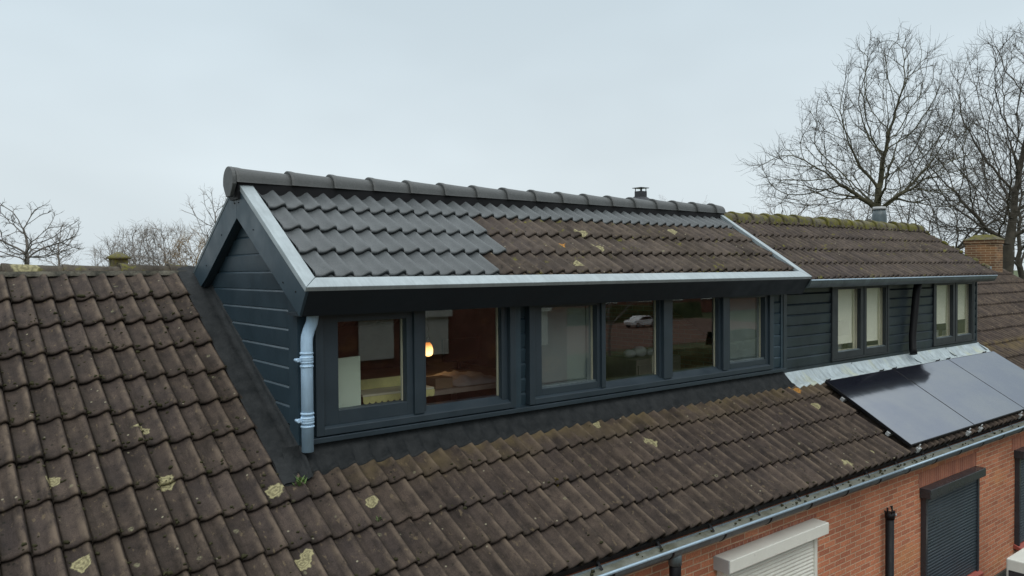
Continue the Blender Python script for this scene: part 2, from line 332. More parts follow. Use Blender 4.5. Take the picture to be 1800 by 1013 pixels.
# ---------------------------------------------------------------- tile geometry
PROF = [(0., -.012), (.028, -.012), (.04, .003), (.12, .0005), (.24, .0), (.36, .003), (.48, .010), (.58, .019), (.67, .028), (.75, .0345), (.82, .037), (.88, .035), (.93, .028), (.965, .016), (.972, -.012), (.999, -.012)]
def wave(x, x0, pitch):
    """height of the S-shaped wave at x; crests at x0 + k*pitch"""
    u = ((x-x0)/pitch + .84) % 1.
    for i in range(len(PROF)-1):
        if u <= PROF[i+1][0]:
            a_, b_ = PROF[i], PROF[i+1]; return a_[1]+(b_[1]-a_[1])*(u-a_[0])/(b_[0]-a_[0])
    return 0.
class Slope:
    """roof slope z = s*y + c seen from the front; tiles in courses whose lower edges lie at y = edges"""
    def __init__(s, sl, c, y0, gauge, x0, pitch, lip=.03, amp=1.):
        s.sl, s.c, s.y0, s.g, s.x0, s.p, s.lip, s.amp = sl, c, y0, gauge, x0, pitch, lip, amp
        n = Vector((0, -sl, 1)).normalized(); s.n = n
    def H(s, x, y):
        v = ((y-s.y0)/s.g) % 1.
        return s.lip*(1-v) + s.amp*wave(x, s.x0, s.p)
    def pt(s, x, y, h): return (x + s.n.x*h, y + s.n.y*h, s.sl*y+s.c + s.n.z*h)
    def tiles(s, mb, x0, x1, ya, yb, sel=None, jit=.0035, nx=None, skip=None):
        k0 = math.floor((ya-s.y0)/s.g+1e-6); k1 = math.ceil((yb-s.y0)/s.g-1e-6)
        w0 = math.floor((x0-s.x0)/s.p+.84+1e-6); w1 = math.ceil((x1-s.x0)/s.p+.84-1e-6)
        prof = PROF if nx is None else PROF[::nx]+[PROF[-1]]
        for k in range(k0, k1):
            ye = s.y0+k*s.g
            for t in range(w0//2, (w1+1)//2+1):
                rng_ = random.Random(hash((k*7919+t*104729+int(s.c*100))))
                jh = rng_.uniform(-jit, jit); jt = rng_.uniform(-jit, jit); jy = rng_.uniform(-.006, .006); tid = rng_.random()*100
                xc = s.x0+(2*t+1-.84)*s.p
                if sel and not sel(xc, ye+s.g*.5): continue
                cols = []
                for wv in (2*t, 2*t+1):
                    for u, h in prof: cols.append((s.x0+(wv+u-.84)*s.p, h*s.amp))
                full = cols; cols = [q for q in full if x0 <= q[0] <= x1]
                for xe in (x0, x1):
                    for (xa_, ha_), (xb_, hb_) in zip(full, full[1:]):
                        if xa_ < xe < xb_: cols.append((xe, ha_+(hb_-ha_)*(xe-xa_)/(xb_-xa_)))
                cols.sort()
                if len(cols) < 2: continue
                rows = []
                yl, yh = max(ye+jy, ya), min(ye+s.g+.015, yb)
                if yh-yl < .02: continue
                fr = []
                for fy, dh in ((0, -.038), (0, -.026), (0, -.012), (0, -.003), (0, 0), (.35, 0), (.7, 0), (1, 0)):
                    y = yl+(yh-yl)*fy; v = min(1, max(0, (y-ye)/s.g))
                    if dh == -.003: y -= .0
                    row = [s.pt(x, y+{-.038: .016, -.026: .0, -.012: -.005, -.003: -.001}.get(dh, .010 if fy == 0 else 0), s.lip*(1-v)+h+dh+jh*(1-v)+jt*(1-v)*(x-xc)/.15) for x, h in cols]
                    rows.append(row)
                mb.grid(rows, tid, True)
                # exposed side of the tile at its right edge
        return mb

MAIN = Slope(.6, -1.23-.6*5.099, 3.80, .2985, .645, .14, .034)
DORM = Slope(.637, -3.073-.075, 4.862, .2665, 2.442, .14, .034)
DOR2 = Slope(.637, -3.073-.105, 4.762, .272, 8.453, .131, .028)
def mz(y): return MAIN.sl*y+MAIN.c

def cap_row(parent, mat, xs, y, zc, r, name='ridge_tile', open_end=False, sides=.06, jit=0.):
    """overlapping half-round ridge tiles; each laps over the one before at its left end"""
    for i in range(len(xs)-1):
        mb = MB(); x0, x1 = xs[i], xs[i+1]; rr = random.Random(i*13+int(y*10)); dz = rr.uniform(-jit, jit); tid = rr.random()*100
        rows = []
        for fx, ra in ((-.02, r*.80), (-.05, r*1.10), (-.04, r*1.17), (.03, r*1.16), (.12, r*1.09), (.5, r*1.0), (1.0, r*.90)):
            x = x0+(x1-x0)*fx; row = [(x, y-ra*1.05, zc-sides+dz)]
            for j in range(13):
                an = math.pi*j/12; row.append((x, y-ra*math.cos(an), zc+ra*math.sin(an)*.92+dz))
            row.append((x, y+ra*1.05, zc-sides+dz)); rows.append(row)
        mb.grid(rows, tid, True); mb.build(name, mat, parent, attr=True)

# ---------------------------------------------------------------- ground
GZ = -7.2
mb = MB(); mb.add([(-900, -900, GZ), (1500, -900, GZ), (1500, 1500, GZ), (-900, 1500, GZ)], [(0, 1, 2, 3)]); tag(mb.build('ground', M['grass']), kind='structure')
mb = MB(); mb.add([(20, -62, GZ+.02), (92, -62, GZ+.02), (86, -38, GZ+.02), (20, -38, GZ+.02)], [(0, 1, 2, 3)]); tag(mb.build('pavement', M['paving']), kind='structure')
mb = MB(); mb.add([(-10, -4, GZ+.02), (24, -4, GZ+.02), (24, 3.7, GZ+.02), (-10, 3.7, GZ+.02)], [(0, 1, 2, 3)]); tag(mb.build('path', M['paving']), kind='structure')

# ---------------------------------------------------------------- terraced houses
YW = 3.88
def downpipe(parent, x, y, z0, z1, r, mat, top=True, name='downpipe'):
    mb = MB(); pts = [(x, y, z0), (x, y, z1)]; mb.tube(pts, r, 14)
    if top: mb.tube([(x, y, z1-.06), (x, y, z1+.005)], r*1.15, 14)
    return mb.build(name, mat, parent)
def house(x0, x1, label, rear_clip=None, roof_x=None, ytop=7.17, under=None):
    rx0, rx1 = roof_x or (x0, x1)
    h = thing('terraced_house', label, 'house', ((x0+x1)/2, 7.2, GZ), 'brick houses of the terrace')
    # walls
    g = .0
    mb = MB(); zt = mz(YW)-.05
    mb.box(x0, x1, YW, YW+.25, GZ, zt); mb.box(x0, x1, 10.2, 10.45, GZ, zt)
    for xa, xb in ((x0, x0+.2), (x1-.2, x1)):
        mb.prism([(xa, YW+.25, GZ), (xa, 10.2, GZ), (xa, 10.2, zt), (xa, 7.16, -.22), (xa, YW+.25, zt+.1)], (xb-xa, 0, 0))
    mb.build('wall', M['brick'], h)
    return h
def gutter(h, x0, x1):
    yc, zc, r = 3.735, -2.055, .078
    mb = MB(); rows = []
    for x in (x0, x1):
        row = [(x, yc-r*math.cos(a_), zc-r*math.sin(a_)) for a_ in [math.pi*j/10 for j in range(11)]]
        row += [(x, yc+(r-.006)*math.cos(a_), zc-(r-.006)*math.sin(a_)) for a_ in [math.pi*j/10 for j in range(11)]]
        rows.append(row)
    mb.grid(rows, 0, True)
    g_ = mb.build('gutter', M['zincg'], h)
    MB().tube([(x0, yc-r, zc+.006), (x1, yc-r, zc+.006)], .012, 10).build('bead', M['bead'], g_)
    mb = MB(); rows = []
    nseg = int((x1-x0)/.05)
    for i in range(nseg+1):
        x = x0+(x1-x0)*i/nseg
        rows.append([(x, yc-.062, zc-.030+random.uniform(-.003, .003)), (x, yc-.02, zc-.026+random.uniform(-.006, .008)), (x, yc+.03, zc-.022+random.uniform(-.006, .008)), (x, yc+.072, zc-.012+random.uniform(-.004, .006))])
    mb.grid(rows, 0, True); tag(mb.build('silt', M['silt'], g_), kind='stuff')
    x = math.ceil(x0/.62)*.62+.05
    while x < x1-.05:
        pts = [(x, yc+r, zc+.02)] + [(x, yc+(r+.005)*math.cos(a_), zc-(r+.005)*math.sin(a_)) for a_ in [math.pi*j/8 for j in range(9)]]
        b = MB()
        for i in range(len(pts)-1):
            p, q = Vector(pts[i]), Vector(pts[i+1]); b.prism([p+Vector((-.011, 0, 0)), p+Vector((.011, 0, 0)), q+Vector((.011, 0, 0)), q+Vector((-.011, 0, 0))], (0, .003, .003))
        b.prism([(x-.011, yc+r-.005, zc+.03), (x+.011, yc+r-.005, zc+.03), (x+.011, yc+.03, zc-.016), (x-.011, yc+.03, zc-.016)], (0, .003, .004))
        b.build('gutter_bracket', M['black'], h); x += .62
def slab(h, x0, x1, ya, yb, name='roof_deck'):
    mb = MB(); mb.prism([(x0, ya, mz(ya)-.02), (x1, ya, mz(ya)-.02), (x1, yb, mz(yb)-.02), (x0, yb, mz(yb)-.02)], (0, .03, -.05)); return mb.build(name, M['epdm'], h)
def back_slope(h, x0, x1):
    mb = MB(); zt = mz(7.2)-.01
    mb.prism([(x0, 7.2, zt), (x1, 7.2, zt), (x1, 10.6, zt-.6*3.4), (x0, 10.6, zt-.6*3.4)], (0, 0, -.06)); mb.build('rear_roof', M['tile'], h)
    # deck across the attic so nothing shines through
    MB().box(x0+.21, x1-.21, YW+.26, 10.19, -2.32, -2.28).build('attic_floor', M['floorin'], h)

XA, XB, XC, XD = 2.02, 7.96, 13.40, 20.0
EPS = .001
hA = house(-4, XA, 'left end brick house with a weathered brown tiled roof and grey lichened ridge')
hB = house(XA+EPS, XB, 'brick house below the large left dormer with a white roller shutter')
hC = house(XB+EPS, XC, 'brick house under the solar panels with dark roller shutter and black downpipe')
hD = house(XC+EPS, XD, 'right end brick house with the tall mossy brick chimney on its roof')
# roofs
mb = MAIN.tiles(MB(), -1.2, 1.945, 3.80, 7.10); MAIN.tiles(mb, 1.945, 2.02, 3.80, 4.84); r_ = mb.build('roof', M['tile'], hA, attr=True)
slab(hA, -4, 2.02, 3.82, 7.2); back_slope(hA, -4, 2.02)
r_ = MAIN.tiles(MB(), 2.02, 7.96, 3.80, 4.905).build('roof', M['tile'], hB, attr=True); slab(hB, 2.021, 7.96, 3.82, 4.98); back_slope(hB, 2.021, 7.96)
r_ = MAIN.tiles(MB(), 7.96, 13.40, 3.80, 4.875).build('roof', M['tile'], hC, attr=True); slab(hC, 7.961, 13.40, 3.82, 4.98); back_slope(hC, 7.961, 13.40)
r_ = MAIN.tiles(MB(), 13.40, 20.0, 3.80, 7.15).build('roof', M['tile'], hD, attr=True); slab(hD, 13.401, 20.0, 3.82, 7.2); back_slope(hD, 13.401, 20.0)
# party wall gables behind the dormers (close the attic)
for h, a_, b_ in ((hA, -4, XA), (hB, XA+EPS, XB), (hC, XB+EPS, XC), (hD, XC+EPS, XD)): gutter(h, a_+.002, b_-.002)
# ridges
cap_row(hA, M['ridge_old'], [-.99, -.57, -.15, .25, .668, 1.085, 1.504, 1.888, 2.12], 7.22, -.022, .098, sides=.025, jit=.005)
mb = MB(); rows = []
for i in range(90):
    x = -1+3.05*i/89; rows.append([(x, 7.085+random.uniform(-.01, .01), mz(7.085)+.02), (x, 7.10+random.uniform(-.012, .012), mz(7.10)+.05), (x, 7.135, -.03), (x, 7.2, -.02)])
mb.grid(rows, 0, True); mb.build('mortar_bed', M['mortar'], hA)
cap_row(hD, M['ridge_moss'], [13.6+.38*i for i in range(15)], 7.22, -.03, .088, sides=.03, jit=.008)
# verge of the far end
mb = MB(); mb.prism([(19.96, 3.8, mz(3.8)-.12), (19.96, 7.2, mz(7.2)-.12), (19.96, 7.2, mz(7.2)+.06), (19.96, 3.8, mz(3.8)+.06)], (.05, 0, 0)); mb.build('verge', M['mortar'], hD)

# facade parts
def shutter(h, x0, x1, zt, zb, yf, bh, mbox, mcurt, mguide, slat=.036, side=.05, name='roller_shutter', oversail=0.):
    mb = MB(); mb.prism([(x0, YW+.0, zt+.004), (x0, yf, zt), (x0, yf, zt-bh), (x0, YW, zt-bh-.008)], (x1-x0, 0, 0)); s_ = mb.build(name, mbox, h, bevel=.006)
    cx0, cx1 = x0+side*.6, x1-side*.6
    mb = MB(); z = zt-bh-.01; rows = []
    while z > zb:
        for dz, dy in ((0, 0), (-.006, -.009), (-slat*.5, -.012), (-slat+.006, -.009), (-slat+.001, 0)): rows.append([(cx0+.04, YW-.035+dy, z+dz), (cx1-.04, YW-.035+dy, z+dz)])
        z -= slat
    mb.grid(rows, 0, False); mb.build('slat_curtain', mcurt, s_)
    for xx in (cx0, cx1-.045): MB().box(xx, xx+.045, YW-.06, YW-.001, zb-.02, zt-bh-.012).build('guide_rail', mguide, s_, bevel=.003)
    return s_
shutter(hB, 5.164, 6.652, -2.333, -3.6, 3.725, .105, M['white'], M['white'], M['white'], .034)
MB().box(5.150, 5.1625, 3.73, YW-.001, -2.44, -2.333).build('end_cap', M['steel'], hB)
for (x0, x1, nm) in ((8.82, 10.33, 0), (11.57, 13.0, 1)):
    s_ = shutter(hC, x0, x1, -2.447 if nm == 0 else -2.443, -3.70, 3.76, .10, M['anth'], M['anthc'], M['anth'], .036)
    MB().prism([(x0+.0, YW-.001, -3.70), (x0, YW-.001, -3.76), (x0, YW-.10, -3.775), (x0, YW-.10, -3.735)], (x1-x0-.0, 0, 0)).build('sill', M['sill'], hC, bevel=.004)
def soldier(h, x0, x1, z0, z1):
    m_ = M.get('soldier')
    if not m_:
        m = Mat('soldier_brick', rough=.85, spec=.25); sp = m.n('ShaderNodeSeparateXYZ'); m.l(m.pos(), sp.inputs[0])
        fr = m.math('FRACT', m.math('MULTIPLY', sp.outputs['X'], 1/.0545)); wn = m.n('ShaderNodeTexWhiteNoise'); wn.noise_dimensions = '1D'
        m.l(m.math('FLOOR', m.math('MULTIPLY', sp.outputs['X'], 1/.0545)), wn.inputs['W'])
        c = m.mix(wn.outputs['Value'], (.26, .095, .062), (.38, .145, .085)); c = m.scale(c, m.rng(m.noise(60, 4, .7), .3, .7, .78, 1.2))
        c = m.mix(m.rng(fr, .90, .93), c, (.45, .32, .23)); m.color(c); m.bump(m.noise(90, 3), .4, .005); M['soldier'] = m_ = m.m
    MB().box(x0, x1, YW-.003, YW+.05, z0, z1).build('lintel', m_, h)
soldier(hC, 8.80, 10.35, -2.44, -2.28); soldier(hC, 11.50, 13.05, -2.44, -2.28); soldier(hB, 5.12, 6.70, -2.328, -2.30)
# downpipes at the facade
dp = downpipe(hC, 7.97, 3.80, -7.1, -2.53, .042, M['black'])
mb = MB()
for i in range(7): mb.tube([(7.97+.05*math.cos(i), 3.80+.04*math.sin(i), -2.53), (7.97+.055*math.cos(i*1.1), 3.80+.045*math.sin(i*1.1), -2.47-.02*(i % 3))], .008, 5)
mb.build('frayed_collar', M['black'], dp); MB().tube([(8.01, 3.765, -2.55), (8.02, 3.755, -2.55)], .016, 10).build('bolt', M['steel'], dp)
mb = MB(); mb.tube([(4.5, 3.735, -2.13), (4.5, 3.735, -2.30), (4.46, 3.76, -2.40), (4.40, 3.80, -2.50), (4.40, 3.80, -7.1)], .045, 14); dp2 = mb.build('downpipe', M['black'], hB)
MB().tube([(4.5, 3.735, -2.10), (4.5, 3.735, -2.20)], .05, 14).build('outlet', M['zincg'], dp2)

# lean-to roof and unit at the lower right
mb = MB(); mb.box(9.3, 16, 1.9, YW-.001, -4.25, -4.0); lt = mb.build('lean_to_roof', M['epdm'], hC)
MB().box(9.3, 16, YW-.03, YW-.002, -3.999, -3.955).build('flashing', M['mortar'], hC)
MB().box(9.4, 15.9, 2.0, YW-.002, GZ, -4.26).build('lean_to_wall', M['brick'], hC)
ac = thing('air_conditioner', 'off-white outdoor unit on the dark flat roof below the second dark shutter', 'air conditioner', (10.35, 3.25, -4.0))
MB().box(9.98, 10.75, 3.10, 3.42, -3.93, -3.37).build('casing', M['white'], ac, bevel=.015)
mb = MB()
for i in range(9): mb.box(10.02, 10.5, 3.088, 3.096, -3.88+i*.055, -3.855+i*.055)
mb.build('grille', M['black'], ac)
for x in (10.05, 10.65): MB().box(x, x+.06, 3.12, 3.40, -3.999, -3.931).build('foot', M['black'], ac)
MB().box(9.972, 9.979, 3.13, 3.39, -3.86, -3.50).build('side_grille', M['anth'], ac)

# chimney on the far house
MB().box(19.2, 19.6, 6.82, 7.46, -.45, .52).build('chimney', M['brick_ch'], hD)
ch = hD.children[-1] if False else [o for o in hD.children if o.name.startswith('chimney')][0]
MB().box(19.18, 19.62, 6.80, 7.48, .52, .60).build('corbel', M['brick_ch'], ch)
mb = MB(); mb.add([(19.16, 6.78, .60), (19.64, 6.78, .60), (19.64, 7.50, .60), (19.16, 7.50, .60), (19.33, 6.98, .72), (19.47, 6.98, .72), (19.47, 7.28, .72), (19.33, 7.28, .72)],
    [(0, 3, 2, 1), (0, 1, 5, 4), (1, 2, 6, 5), (2, 3, 7, 6), (3, 0, 4, 7), (4, 5, 6, 7)]); mb.build('mossy_cap', M['ridge_moss'], ch)
mb = MB(); mb.prism([(19.194, 6.9, mz(6.9)+.02), (19.194, 7.40, mz(7.2)), (19.194, 7.30, .02), (19.194, 6.9, .0)], (.005, 0, 0)); mb.build('flashing', M['zinc'], ch)

# ---------------------------------------------------------------- window units
def window_unit(parent, x0, x1, z0, z1, lights, mull, yf=4.965, name='window', frame=None):
    """lights: (gx0, gx1, gz0, kind); kind 'sash', 'fixed', 'screen'"""
    fm = frame or M['frame']
    mb = MB(); D = 5.10
    mb.box(x0, x0+.058, yf, D, z0, z1); mb.box(x1-.058, x1, yf, D, z0, z1)
    mb.box(x0+.058, x1-.058, yf, D, z1-.05, z1)
    mb.prism([(x0+.058, yf, z0), (x0+.058, D, z0), (x0+.058, D, z0+.104), (x0+.058, 5.042, z0+.100), (x0+.058, yf, z0+.046)], (x1-x0-.116, 0, 0))
    for a_, b_ in mull: mb.box(a_, b_, yf+.003, D-.002, z0+.06, z1-.051)
    w_ = mb.build(name, fm, parent, bevel=.003)
    edges = [x0+.058] + [v for ab in mull for v in ab] + [x1-.058]
    for i, (g0, g1, gz, kind) in enumerate(lights):
        a_, b_ = edges[2*i]+.001, edges[2*i+1]-.001; zb, zt = z0+.083, z1-.052
        ys = yf+.022 if kind != 'fixed' else yf+.035
        mb = MB(); gt = {'sash': -.352, 'fixed': z1-.056, 'screen': -.322}[kind]
        mb.box(a_, g0, ys, D-.02, zb-.02, zt); mb.box(g1, b_, ys, D-.02, zb-.02, zt)
        mb.box(g0, g1, ys, D-.02, zb-.02, gz) if kind != 'fixed' else None; mb.box(g0, g1, ys, D-.02, gt, zt)
        mb.build('sash', fm, w_, bevel=.003)
        MB().box(g0-.004, g1+.004, 5.040, 5.046, gz-.004, gt+.004).build('pane', M['glass'], w_)
        # pale spacer bar inside the glazing
        mb = MB(); mb.box(g1-.010, g1-.001, 5.047, 5.065, gz+.001, gt);  mb.build('glazing_bar', M['cream'], w_)
        if kind == 'screen':
            MB().box(g0+.001, g1-.001, 5.062, 5.064, gz+.002, gt-.001).build('insect_screen', M['mesh'], w_)
            mb = MB(); yb = 5.005; mb.box(g0, g1, yb, 5.03, gz, gz+.016); mb.box(g0, g0+.008, yb, 5.03, gz+.016, gt); mb.box(g1-.075, g1-.066, 5.052, 5.060, gz+.016, gt); mb.box(g0, g1-.076, 5.052, 5.060, gz+.03, gz+.038); mb.build('screen_frame', M['zincg'], w_)
    return w_

# ---------------------------------------------------------------- left dormer
dA = thing('dormer', 'large anthracite dormer with its pitched tiled roof edged in pale zinc and six lights', 'dormer', (5.0, 5.9, -1.2), 'dormers on the terrace roof')
GX = 2.123; YR = 5.945
def uz(y): return .637*y-3.073                   # front slope
def bz(y): return uz(YR)-.628*(y-YR)             # rear slope
# gable cladding boards
mb = MB(); z = -.791-.133*5; gap = .133
def yback(zz):
    a_ = (zz-MAIN.c)/.6-.02; return min(a_, YR+(uz(YR)-.1-zz)/.628)
def yfront(zz): return max(5.15, (zz+.06+3.073)/.637)
while z < .55:
    z0, z1 = z, z+gap
    if yback(z0) > 5.2:
        f = lambda zz: (max(5.15, yfront(zz)), max(5.16, yback(zz)))
        sec = [(.010, z0), (.004, z0+.003), (-.004, z1-.014), (.010, z1)]
        prev = None; rows = []
        for dx, zz in sec:
            a_, b_ = f(zz); a_ = min(a_, b_-.001); rows.append([(GX+dx, a_, zz), (GX+dx, b_, zz)])
        mb.grid(rows, 0, False)
        a_, b_ = f(z0); 
    z += gap
mb.build('gable_cladding', M['clad'], dA)
mb = MB(); mb.prism([(GX+.014, 5.02, -1.4), (GX+.014, 7.1, -.1), (GX+.014, 7.05, -.02), (GX+.014, YR, uz(YR)-.12), (GX+.014, 5.02, uz(5.02)-.1)], (.05, 0, 0)); mb.build('gable_backing', M['frame'], dA)
mb = MB(); mb.box(GX-.004, GX+.016, 5.0, 5.15, -1.26, -.02); mb.box(GX+.016, 2.234, 5.0, 5.05, -1.26, -.02); mb.build('corner_trim', M['clad'], dA)
# front wall backing, middle pier, end pier with boards
mb = MB(); mb.box(2.14, 7.955, 5.055, 5.12, -1.4, -1.13); mb.box(3.985, 4.133, 5.055, 5.12, -1.13, -.2); mb.box(7.676, 7.955, 5.055, 5.12, -1.13, -.2); mb.box(2.14, 7.955, 5.055, 5.12, -.28, -.05); mb.build('front_wall', M['frame'], dA)
def boards(mb, x0, x1, zs, y, dep=.014, h=None, bev=.019):
    for i in range(len(zs)-1):
        z0, z1 = zs[i], zs[i+1]
        mb.grid([[(x0, y+dep, z0), (x1, y+dep, z0)], [(x0, y+.006, z0+.003), (x1, y+.006, z0+.003)], [(x0, y-.004, z1-bev), (x1, y-.004, z1-bev)], [(x0, y+dep, z1), (x1, y+dep, z1)]], 0, False)
mb = MB(); boards(mb, 4.062, 4.130, [-1.15+.125*i for i in range(9)], 5.020); mb.build('pier_cladding', M['clad'], dA)
MB().box(3.990, 4.058, 4.99, 5.054, -1.15, -.26).build('pier_trim', M['clad'], dA, bevel=.002)
mb = MB(); boards(mb, 7.745, 7.885, [-1.13+.125*i for i in range(8)], 5.010); mb.build('end_cladding', M['clad'], dA)
mb = MB(); mb.box(7.678, 7.743, 4.995, 5.054, -1.17, -.26); mb.box(7.887, 7.925, 5.0, 5.054, -1.19, -.26); mb.build('end_trim', M['clad'], dA, bevel=.002)
window_unit(dA, 2.235, 3.985, -1.13, -.222, [(2.411, 2.963, -.97, 'sash'), (3.137, 3.864, -1.03, 'fixed')], [(3.018, 3.100)])
window_unit(dA, 4.133, 7.676, -1.13, -.222, [(4.284, 4.944, -1.01, 'screen'), (5.038, 5.803, -1.04, 'fixed'), (6.000, 6.736, -1.04, 'fixed'), (6.913, 7.558, -1.01, 'screen')],
            [(4.984, 5.034), (5.834, 5.952), (6.775, 6.862)])
MB().prism([(2.16, 4.955, -1.175), (2.16, 5.054, -1.175), (2.16, 5.054, -1.132), (2.16, 4.955, -1.140)], (5.76, 0, 0)).build('sill', M['frame'], dA, bevel=.003)
# apron draped over the tiles below the windows
def apron(parent, x0, x1, mat, ytop, ztop, yend, nx=6, name='apron', crinkle=.004, jag=.006, lipz=.007):
    mb = MB(); rows = []; n = int((x1-x0)/(.14/12)); rr = random.Random(3)
    ph = [rr.uniform(0, 6) for _ in range(4)]
    for i in range(n+1):
        x = x0+(x1-x0)*i/n; hw = MAIN.amp*wave(x-.012, MAIN.x0, MAIN.p); k = crinkle*(math.sin(x*13+ph[0])+.8*math.sin(x*31+ph[1])+.5*math.sin(x*71+ph[2]))
        ye = yend+jag*math.sin(x*9+ph[3])
        P = Vector(MAIN.pt(x, ye, MAIN.H(x, ye)+lipz)); zt = MAIN.pt(x, ytop, .05)[2]
        A = Vector((x, ytop, ztop)); B = Vector((x, ytop-.006, (ztop+zt)/2+.01)); Cc = Vector((x, ytop-.03-.1*hw, zt+.006+k+.15*hw)); Dd = Vector((x, (ytop-.05+ye)/2, 0)); Dd.z = MAIN.pt(x, Dd.y, .040+.5*hw)[2]+k
        rows.append([A, B, Cc, Dd, P+Vector((0, .02, .012)), P, P+Vector((0, .002, -.012))])
    mb.grid(rows, 0, True); return mb.build(name, mat, parent)
apron(dA, 2.0, 7.945, M['epdm'], 5.0, -1.176, 4.875)
# side flashing up the gable
mb = MB(); rows = []; n = 60
for i in range(n+1):
    y = 4.80+2.36*i/n; k = .004*math.sin(y*11)
    base = mz(y); t_ = min(1, max(0, (y-4.80)/.12))
    rows.append([(1.925, y, base+.036), (1.945, y, base+.046+k), (2.00, y, base+.046+k), (2.04, y, base+.060), (2.062, y, base+.050+k), (2.10, y, base+.05), (GX-.008, y, base+.06+.02*t_), (GX-.004, y, base+.05*t_+.06), (GX+.01, y, base+.05*t_+.06)])
mb.grid(rows, 0, True); mb.build('side_flashing', M['epdm'], dA)
mb = MB(); rows = []
for i in range(31):
    x = 1.925+.50*i/30; hw = wave(x, MAIN.x0, MAIN.p); y = 4.80+.09*max(0, (x-2.05)/.375)**.8+.006*math.sin(x*30)
    rows.append([(x, y-.002, MAIN.pt(x, y, MAIN.H(x, y))[2]-.01), (x, y, MAIN.pt(x, y, MAIN.H(x, y)+.009)[2]), (x, y+.05, MAIN.pt(x, y+.05, .048+.5*hw)[2]), (x, y+.12, mz(y+.12)+.062), (x, y+.19, mz(y+.19)+.064)])
mb.grid(rows, 0, True); mb.build('corner_flashing', M['epdm'], dA)
# rake boards and fascia
FX = 2.05
mb = MB()
fr = [(FX, 4.678, uz(4.678)-.012), (FX, YR, uz(YR)-.012), (FX, YR, uz(YR)-.30), (FX, 4.804, uz(4.804)-.30+.012)]
fr[3] = (FX, 4.801, -.289)
mb.prism(fr[:3]+[fr[3]], (.02, 0, 0)); r1 = mb.build('rake_board', M['trimd'], dA, bevel=.002)
mb = MB(); mb.prism([(FX, YR+.0015, uz(YR)-.012), (FX, 7.16, bz(7.16)-.012), (FX, 7.02, bz(7.02)-.235), (FX, 6.7, bz(6.7)-.28), (FX, YR+.0015, uz(YR)-.30)], (.02, 0, 0)); mb.build('rake_board', M['trimd'], dA, bevel=.002)
mb = MB()
for (y, z) in [(5.90, .53), (5.985, .53), (5.60, .31), (5.06, -.07), (6.30, .30), (6.7, .06), (4.85, -.13)]: mb.tube([(FX-.004, y, z), (FX+.001, y, z)], .006, 6)
mb.build('screw', M['black'], r1)
mb = MB(); mb.prism([(2.071, 4.678, -.105), (2.071, 4.801, -.290), (2.071, 4.818, -.279), (2.071, 4.70, -.094)], (5.905, 0, 0)); mb.build('fascia', M['fascia'], dA)
mb = MB(); mb.prism([(7.976, 4.676, -.103), (7.976, 4.801, -.291), (7.976, 5.06, -.291), (7.976, 5.06, .10)], (.016, 0, 0)); mb.build('end_board', M['fascia'], dA)
mb = MB(); mb.box(2.071, 7.975, 4.812, 5.06, -.292, -.272); mb.prism([(2.071, 4.801, -.289), (2.071, 5.15, -.07), (2.071, YR, uz(YR)-.30), (2.071, 7.0, bz(7.0)-.27), (2.071, 7.0, bz(7.0)-.2), (2.071, YR, uz(YR)-.2), (2.071, 4.85, -.12)], (.05, 0, 0)); mb.build('soffit', M['frame'], dA)
# roof deck (front and rear)
mb = MB()
mb.prism([(2.071, 4.79, uz(4.79)-.10), (2.071, YR, uz(YR)-.10), (2.071, YR, uz(YR)-.16), (2.071, 4.85, uz(4.85)-.16)], (5.90, 0, 0))
mb.prism([(2.071, YR+.001, uz(YR)-.10), (2.071, 7.25, bz(7.25)-.10), (2.071, 7.25, bz(7.25)-.16), (2.071, YR+.001, uz(YR)-.16)], (5.90, 0, 0)); mb.build('roof_deck', M['frame'], dA)
RB = Slope(-.628, bz(YR)+.628*YR-.075, 7.25, -.27, 2.302, .14, .03)
mb = MB(); mb.grid([[(x, y, bz(y)-.06+wave(x, 2.302, .14)) for x in [2.12+.035*i for i in range(166)]] for y in (5.96, 7.25)], 1, True); mb.build('rear_tiles', M['tile_dormer'], dA, attr=True)
def is_new(x, y):
    k = round((y-DORM.y0)/DORM.g-.5)
    return k >= 3 or x < (3.74, 4.0, 4.0)[max(0, k)]
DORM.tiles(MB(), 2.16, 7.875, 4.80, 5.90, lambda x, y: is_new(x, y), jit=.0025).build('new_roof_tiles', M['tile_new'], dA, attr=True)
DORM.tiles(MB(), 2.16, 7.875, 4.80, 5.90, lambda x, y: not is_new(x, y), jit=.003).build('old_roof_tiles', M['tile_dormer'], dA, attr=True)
# zinc edge trim (mitred flat strips with a turned down outer lip)
def strip(parent, quad, th, mat, name='edge_trim'):
    mb = MB(); mb.prism([(x, y, uz(y)+dz) for x, y, dz in quad], (0, .02, -th)); return mb.build(name, mat, parent, bevel=.004)
t1 = strip(dA, [(2.046, 4.672, .0), (7.985, 4.672, .0), (7.888, 4.768, -.0), (2.150, 4.768, .0)], .030, M['zinc'])
strip(dA, [(2.046, 4.674, .001), (2.149, 4.770, .001), (2.149, 5.90, .001), (2.046, 5.90, .001)], .036, M['zinc'])
strip(dA, [(7.985, 4.674, .001), (7.985, 5.90, .001), (7.928, 5.90, .001), (7.889, 4.770, .001)], .036, M['zinc'])
mb = MB(); mb.prism([(2.047, YR+.12, bz(YR+.12)+.0), (2.047, 7.16, bz(7.16)), (2.11, 7.16, bz(7.16)), (2.11, YR+.12, bz(YR+.12))], (0, -.01, -.025)); mb.build('edge_trim', M['zincg'], dA)
MB().prism([(7.80, 4.80, uz(4.80)-.055), (7.80, 5.88, uz(5.88)-.055), (7.80, 5.88, uz(5.88)-.07), (7.80, 4.80, uz(4.80)-.07)], (.12, 0, 0)).build('valley_flashing', M['zincg'], dA)
